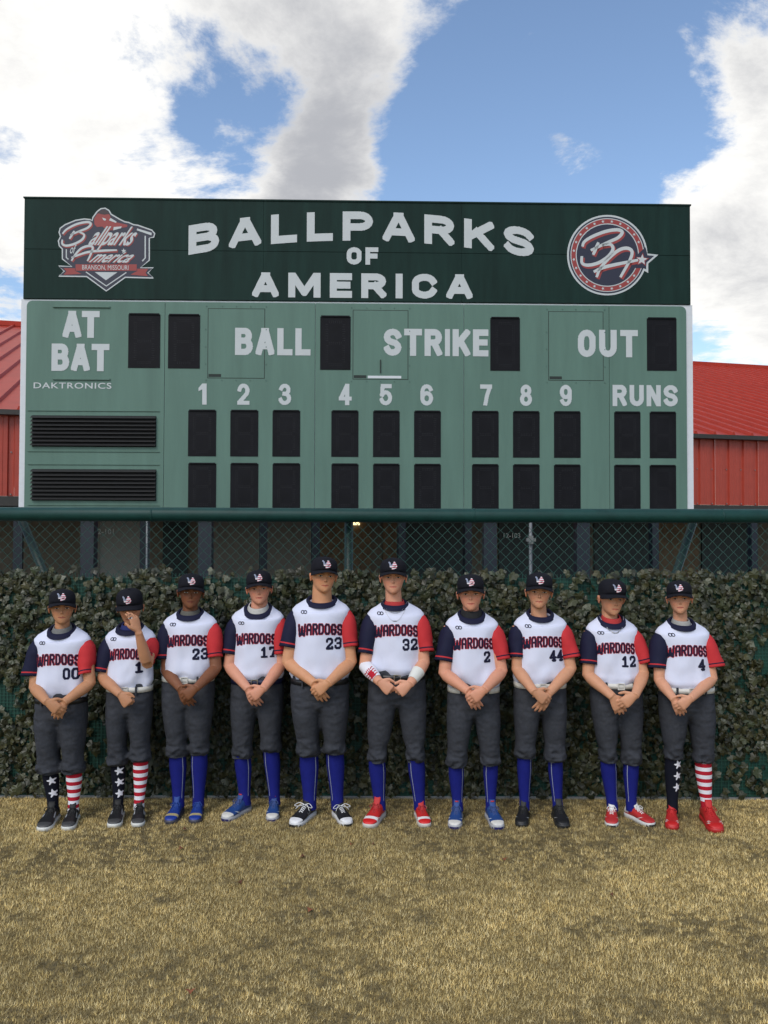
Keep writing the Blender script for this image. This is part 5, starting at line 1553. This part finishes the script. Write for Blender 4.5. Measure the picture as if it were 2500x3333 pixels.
    def cls_brow(P, sx):
        x = P[:, 0]*sx/(.105*hh); zc2 = .012*hh*(1 - (x - .25)**2)
        return np.where((np.abs(x) < 1) & (np.abs(P[:, 1] - zc2) < .0155*hh*(1 - .55*np.clip(x, 0, 1))), 0, -1)
    def cls_mouth(P):
        x = P[:, 0]/(.122*hh); z = P[:, 1]/hh
        e = np.clip(1 - x**2, 0, 1)**.7
        up2 = .026*e*(1 - .25*np.exp(-(x/.12)**2)); lo2 = -.034*e
        o_ = np.where((np.abs(x) < 1) & (z < up2) & (z > lo2), 0, -1)
        o_[(np.abs(x) < 1.04) & (np.abs(z - .004*x**2*-1) < .0062)] = 1
        return o_
    def cls_nos(P):
        return np.where((((np.abs(P[:, 0]) - .036*hh)/(.020*hh))**2 + (P[:, 1]/(.0095*hh))**2) < 1, 0, -1)
    for sx in (-1, 1):
        V2, F2, c2 = raster(cls_eye, -.085*hh, .085*hh, -.035*hh, .055*hh, .0013)
        print_on('eye', body_bvh, V2, F2, c2, [M_eye_w, M_iris, M_iris, M_lid], HW((sx*.160*hh, 0, .508*hh))[0], rt_, upv_, -fw_, root, .0007)
        V2, F2, c2 = raster(lambda P: cls_brow(P, sx), -.12*hh, .12*hh, -.04*hh, .05*hh, .0015)
        print_on('eyebrow', body_bvh, V2, F2, c2, [M_brow], HW((sx*.165*hh, 0, .582*hh))[0], rt_, upv_, -fw_, root, .0012)
    V2, F2, c2 = raster(cls_mouth, -.14*hh, .14*hh, -.05*hh, .05*hh, .0013)
    print_on('lips', body_bvh, V2, F2, c2, [M_lip, M_mouth], HW((0, 0, .212*hh))[0], rt_, upv_, -fw_, root, .0008)
    V2, F2, c2 = raster(cls_nos, -.07*hh, .07*hh, -.02*hh, .02*hh, .0012)
    print_on('nostrils', body_bvh, V2, F2, c2, [M_nos], HW((0, 0, .334*hh))[0], rt_, upv_, -fw_, root, .0008)
    # hair under the cap
    hm = mat('hair_%d' % idx, q['hair'], rough=.7, noise=.35, nscale=120)
    n = 48; rows = [(.40, .325, .41, -.40), (.50, .345, .40, -.45), (.58, .352, .41, -.47), (.66, .354, .418, -.478), (.74, .352, .42, -.48)]
    HRr = [hring(z*hh, (w_*1.08 + .018)*hh, (f_ + .018)*hh, (b_ - .018)*hh, n) for z, w_, f_, b_ in rows]
    Vh = np.concatenate([HW(r_) for r_ in HRr]); Fh = []
    for a in range(len(rows)-1):
        for i in range(n):
            ang = abs(((i + .5)/n*360 + 180) % 360 - 180)
            lim = 97 if a == 0 else (92 if a == 1 else 72)
            if rows[a][0] >= .58 and q.get('fringe') : lim = -1 if rows[a][0] >= .66 else 62
            if ang > lim and not (82 < ang < 112 and a == 0 and False):
                j = (i+1) % n; Fh.append((a*n+i, a*n+j, (a+1)*n+j, (a+1)*n+i))
    obj('hair', Vh, Fh, hm, root, True)
    # ---------- cap
    crings = []
    for z, w_, f_, b_ in CAP_RINGS:
        r_ = hring(z*hh, w_*1.12*hh, f_*1.02*hh, b_*1.02*hh, 40, 2.2)
        if z < .7:                                        # the back of the cap sits lower
            r_[:, 2] -= np.where(r_[:, 1] < 0, .05*hh*(-r_[:, 1]/(.5*hh)), 0)
        if z < .62: r_[:, 2] += np.where(r_[:, 1] > 0, .085*hh*(r_[:, 1]/(.46*hh)), 0)
        crings.append(HW(r_))
    V, F = loft(crings, False, True)
    cap = obj('cap', V, F, M_cap, root, True)
    cb = bvh_of(V, F)
    bc = HW((0, -.005*hh, 1.13*hh))[0]
    V2, F2 = loft([np.array([bc + np.array((r_*math.cos(g), r_*math.sin(g), z)) for g in np.linspace(0, 2*math.pi, 10, endpoint=False)]) for r_, z in ((.009, -.006), (.009, .002), (.004, .005))])
    obj('cap_button', V2, F2, M_cap, cap, True, origin=R0)
    k = MB(); up_, lo_ = [], []
    na, nb_ = 25, 7
    for bi in range(nb_):
        t = bi/(nb_-1)
        for ai in range(na):
            a = math.radians(-84 + 168*ai/(na-1))
            xi, yi = .420*hh*math.sin(a), .462*hh*math.cos(a)
            xo, yo = .455*hh*math.sin(a), .462*hh*math.cos(a) + .32*hh*max(math.cos(a), 0)**.62
            x, y = xi + (xo-xi)*t, yi + (yo-yi)*t
            z = (.700 - .045*t - .12*(x/(.4*hh))**2*(.45 + .55*t) )*hh
            up_.append((x, y, z + .0022)); lo_.append((x, y, z - .0022))
    Vb = np.concatenate([HW(up_), HW(lo_)]); nn = na*nb_; Fb = []
    for bi in range(nb_-1):
        for ai in range(na-1):
            a = bi*na + ai
            Fb += [(a, a+1, a+na+1, a+na), (nn+a+na, nn+a+na+1, nn+a+1, nn+a)]
    for ai in range(na-1):
        a = (nb_-1)*na + ai; Fb.append((a, a+1, nn+a+1, nn+a))
    obj('brim', Vb, Fb, M_cap, cap, True, origin=R0)
    # stitched W-D emblem: slate W, striped D
    def cls(P):
        P = P/.0265                                             # unit ~ half height
        out_ = np.full(len(P), -1)
        Wp = [[(-1.15, .95), (-.92, .72), (-.80, -.05), (-.50, -.25), (-.30, .25), (-.05, .42)], [(-.50, -.25), (-.75, -.25)]]
        Dp = [[(.28, .98), (.05, .35), (-.12, -.20), (-.22, -.88)], [(.20, .55), (.72, .35), (.90, -.08), (.72, -.52), (.25, -.68), (-.20, -.80)], [(-.1, -.05), (.35, .0)], [(.28, .98), (.5, .75)]]
        dW = np.min([seg_dist(P, a, b) for pl in Wp for a, b in zip(pl[:-1], pl[1:])], 0)
        dD = np.min([seg_dist(P, a, b) for pl in Dp for a, b in zip(pl[:-1], pl[1:])], 0)
        out_[dW < .21] = 0
        out_[(dW < .21) & (P[:, 1] < -.08)] = 2
        st = ((P[:, 1] + 1.2)/.30).astype(int) % 2
        dm = dD < .20
        out_[dm] = np.where(st[dm] == 0, 1, 2)
        return out_
    V2, F2, c2 = raster(cls, -.038, .033, -.029, .031, .0016)
    fwd = HW((0, 1, 0))[0] - HW((0, 0, 0))[0]; rt = HW((1, 0, 0))[0] - HW((0, 0, 0))[0]; upv = HW((0, 0, 1))[0] - HW((0, 0, 0))[0]
    print_on('emblem', cb, V2*hh/.2*.86, F2, c2, [M_eg, M_er, M_ew], HW((0, .0, .885*hh))[0], rt, upv, -fwd, cap, .0022)
    # ---------- undershirt, chain, jersey print
    if q['under'] is not None:
        hi = .020 if q['under'][0] > .02 or q['under'][2] > .05 else .034
        um = mat('undershirt_%d' % idx, q['under'], rough=.85, noise=.1, nscale=60, bump=.2, bscale=120)
        ra = [ering((ncx, D - .002, zn + o_), nr*1.10 + e, max(dep*.58, nr*1.12) + e, .058 + e, 36, 2.0, dropf*.72 + d_, .02) for o_, e, d_ in ((hi - .004, -.006, .010), (hi, -.001, .012), (hi - .006, .002, .008), (-.004, .010, -.004), (-.035, .014, -.01))]
        V, F = loft(ra, False, False); obj('undershirt', V, F, um, root, True)
    if q.get('chain'):
        thick = q['chain'] == 'thick'
        for drop, rad in (((.075, .0032),) if thick else ((.105, .0010), (.055, .0009))):
            pts = []
            for a in np.linspace(-100, 100, 41):
                a_ = math.radians(a)
                x = ncx + (nk + .010)*math.sin(a_)*(1.0 if abs(a) > 40 else 1.0); z = zn + .012 - (drop + (zn - zcol)*.35)*max(0, math.cos(a_))**1.6
                h = jb.ray_cast(Vector((x, D - .5, z)), Vector((0, 1, 0)), .6)
                y0 = h[0][1] if h[0] is not None else D - .02
                yt = D - (dep*.70)*max(0, math.cos(a_)) - .004
                y = min(y0 - .003, D + .02) if z < zcol + .004 else min(yt, y0 - .003 if abs(a) < 35 else yt)
                pts.append((x, y, z))
            V, F = tube(pts, rad, 6); ch = obj('necklace', V, F, M_steel, root, True)
        if not thick:
            pc = np.array(pts[20])
            V, F = tube([pc + np.array((-.012, -.003, -.048)), pc + np.array((.012, -.003, -.048))], .0022, 6)
            h = jb.ray_cast(Vector((pc[0], D - .5, pc[2] - .05)), Vector((0, 1, 0)), .6)
            dy = (h[0][1] - .004 - V[:, 1].mean()) if h[0] is not None else 0
            obj('pendant', V + np.array((0, dy, 0)), F, M_steel, ch, origin=R0)
    wid = hw*1.42; hgt = .062*(hw/.19)**.5
    letters = 'WARDOGS'; lx = [0, 1.32, 2.28, 3.24, 4.18, 5.12, 6.06, 7.0]
    zW = zcol - (.062 + .036)*(hw/.19) - .035
    cw_ = wid/7.0
    def cls(P):
        a = (P[:, 0]/(wid/2)); Y = P[:, 1] + .012*(a**2) - .006    # letters on a gentle arch
        best = np.full(len(P), 9.0)
        for i, ch in enumerate(letters):
            tall = hgt*(1.16 if ch == 'W' else 1.0)
            best = np.minimum(best, glyph_dist(np.stack([P[:, 0], Y], 1), ch, -wid/2 + lx[i]*cw_ + cw_*.10, cw_*(lx[i+1] - lx[i] - .19), tall, -hgt/2 - (tall-hgt)))
        th_ = cw_*.145
        return np.where(best < th_, 0, np.where(best < th_ + .0021, 1, -1))
    V2, F2, c2 = raster(cls, -wid/2 - .01, wid/2 + .01, -hgt*.85, hgt*.75, .0021)
    print_on('chest_lettering', jb, V2, F2, c2, [M_jn, M_jr], (scx + .004, D, zW), (1, 0, 0), (0, 0, 1), (0, 1, 0), jersey)
    nh = .074*(hw/.19)**.5; nw = .040*(hw/.19)**.5
    txt = q['n']
    def cls(P):
        best = np.full(len(P), 9.0)
        for i, ch in enumerate(txt):
            best = np.minimum(best, glyph_dist(P, ch, i*(nw + .011), nw, nh*.86, -nh*.43))
        return np.where(best < .0075, 0, -1)
    V2, F2, c2 = raster(cls, -.012, len(txt)*(nw + .011) + .006, -nh*.6, nh*.6, .0026)
    nx0 = scx + (.042 if len(txt) == 2 else .070)*(hw/.19)
    print_on('chest_number', jb, V2, F2, c2, [M_jn], (nx0, D, zW - hgt*.62 - nh*.62), (1, 0, 0), (0, 0, 1), (0, 1, 0), jersey)
    def cls(P):
        d1_ = np.abs(np.hypot((P[:, 0] + .0085)/1.15, P[:, 1]) - .0085); d2_ = np.abs(np.hypot((P[:, 0] - .0085)/1.15, P[:, 1]) - .0085)
        return np.where(np.minimum(d1_, d2_) < .0022, 0, -1)
    V2, F2, c2 = raster(cls, -.023, .023, -.013, .013, .0016)
    print_on('maker_mark', jb, V2, F2, c2, [M_jn], (scx - hw*.50, D, zcol - .030), (1, 0, 0), (0, 0, 1), (0, 1, 0), jersey)
    # ---------- forearm sleeve and wrist tape
    if q.get('wrap'):
        for sd, t0, t1, m_ in ((0, .0, .86, M_swht), (1, .42, .86, M_tape)):
            J, El, Wr = arm[sd]; fa = Wr - El; fl = np.linalg.norm(fa)
            ts = np.linspace(t0, t1, 12)
            rad = np.interp(ts, (0, .12, .35, .68, .92, 1.0), (.0385, .0395, .0405, .033, .0265, .025))*ab + .0028
            V, F = tube([El + fa*t for t in ts], [(r_*.98, r_*1.04) for r_ in rad], 18, cap=False)
            sl = obj('arm_sleeve' if sd == 0 else 'wrist_tape', V, F, m_, root, True)
            if sd == 0:
                bv = bvh_of(V, F); ua = fa/fl
                side = np.cross(ua, (0, -1, 0)); side /= np.linalg.norm(side)
                dv = np.cross(side, ua); dv = dv if dv[1] > 0 else -dv
                def cls(P, fl=fl):
                    t = P[:, 1]/fl; o_ = np.full(len(P), -1)
                    o_[(np.abs(P[:, 0]) < .017) & (t > .56) & (t < .84)] = 0
                    for t0_ in (.42, .52, .62, .72):
                        for e0 in (-1, 1):
                            a_ = np.array((e0*.018, (t0_ + .07)*fl)); b_ = np.array((e0*.034, t0_*fl))
                            o_[seg_dist(P, a_, b_) < .0028] = 0
                    for e0 in (-.011, 0, .011):
                        o_[seg_dist(P, np.array((e0, .44*fl)), np.array((e0 + .002, .55*fl))) < .0026] = 0
                    return o_
                V2, F2, c2 = raster(cls, -.04, .04, .35*fl, .87*fl, .0022)
                print_on('sleeve_stitching', bv, V2, F2, c2, [M_sred], El, side, ua, dv, sl, .0014)
    return root

for idx, q in enumerate(PL_):
    player(q, idx)
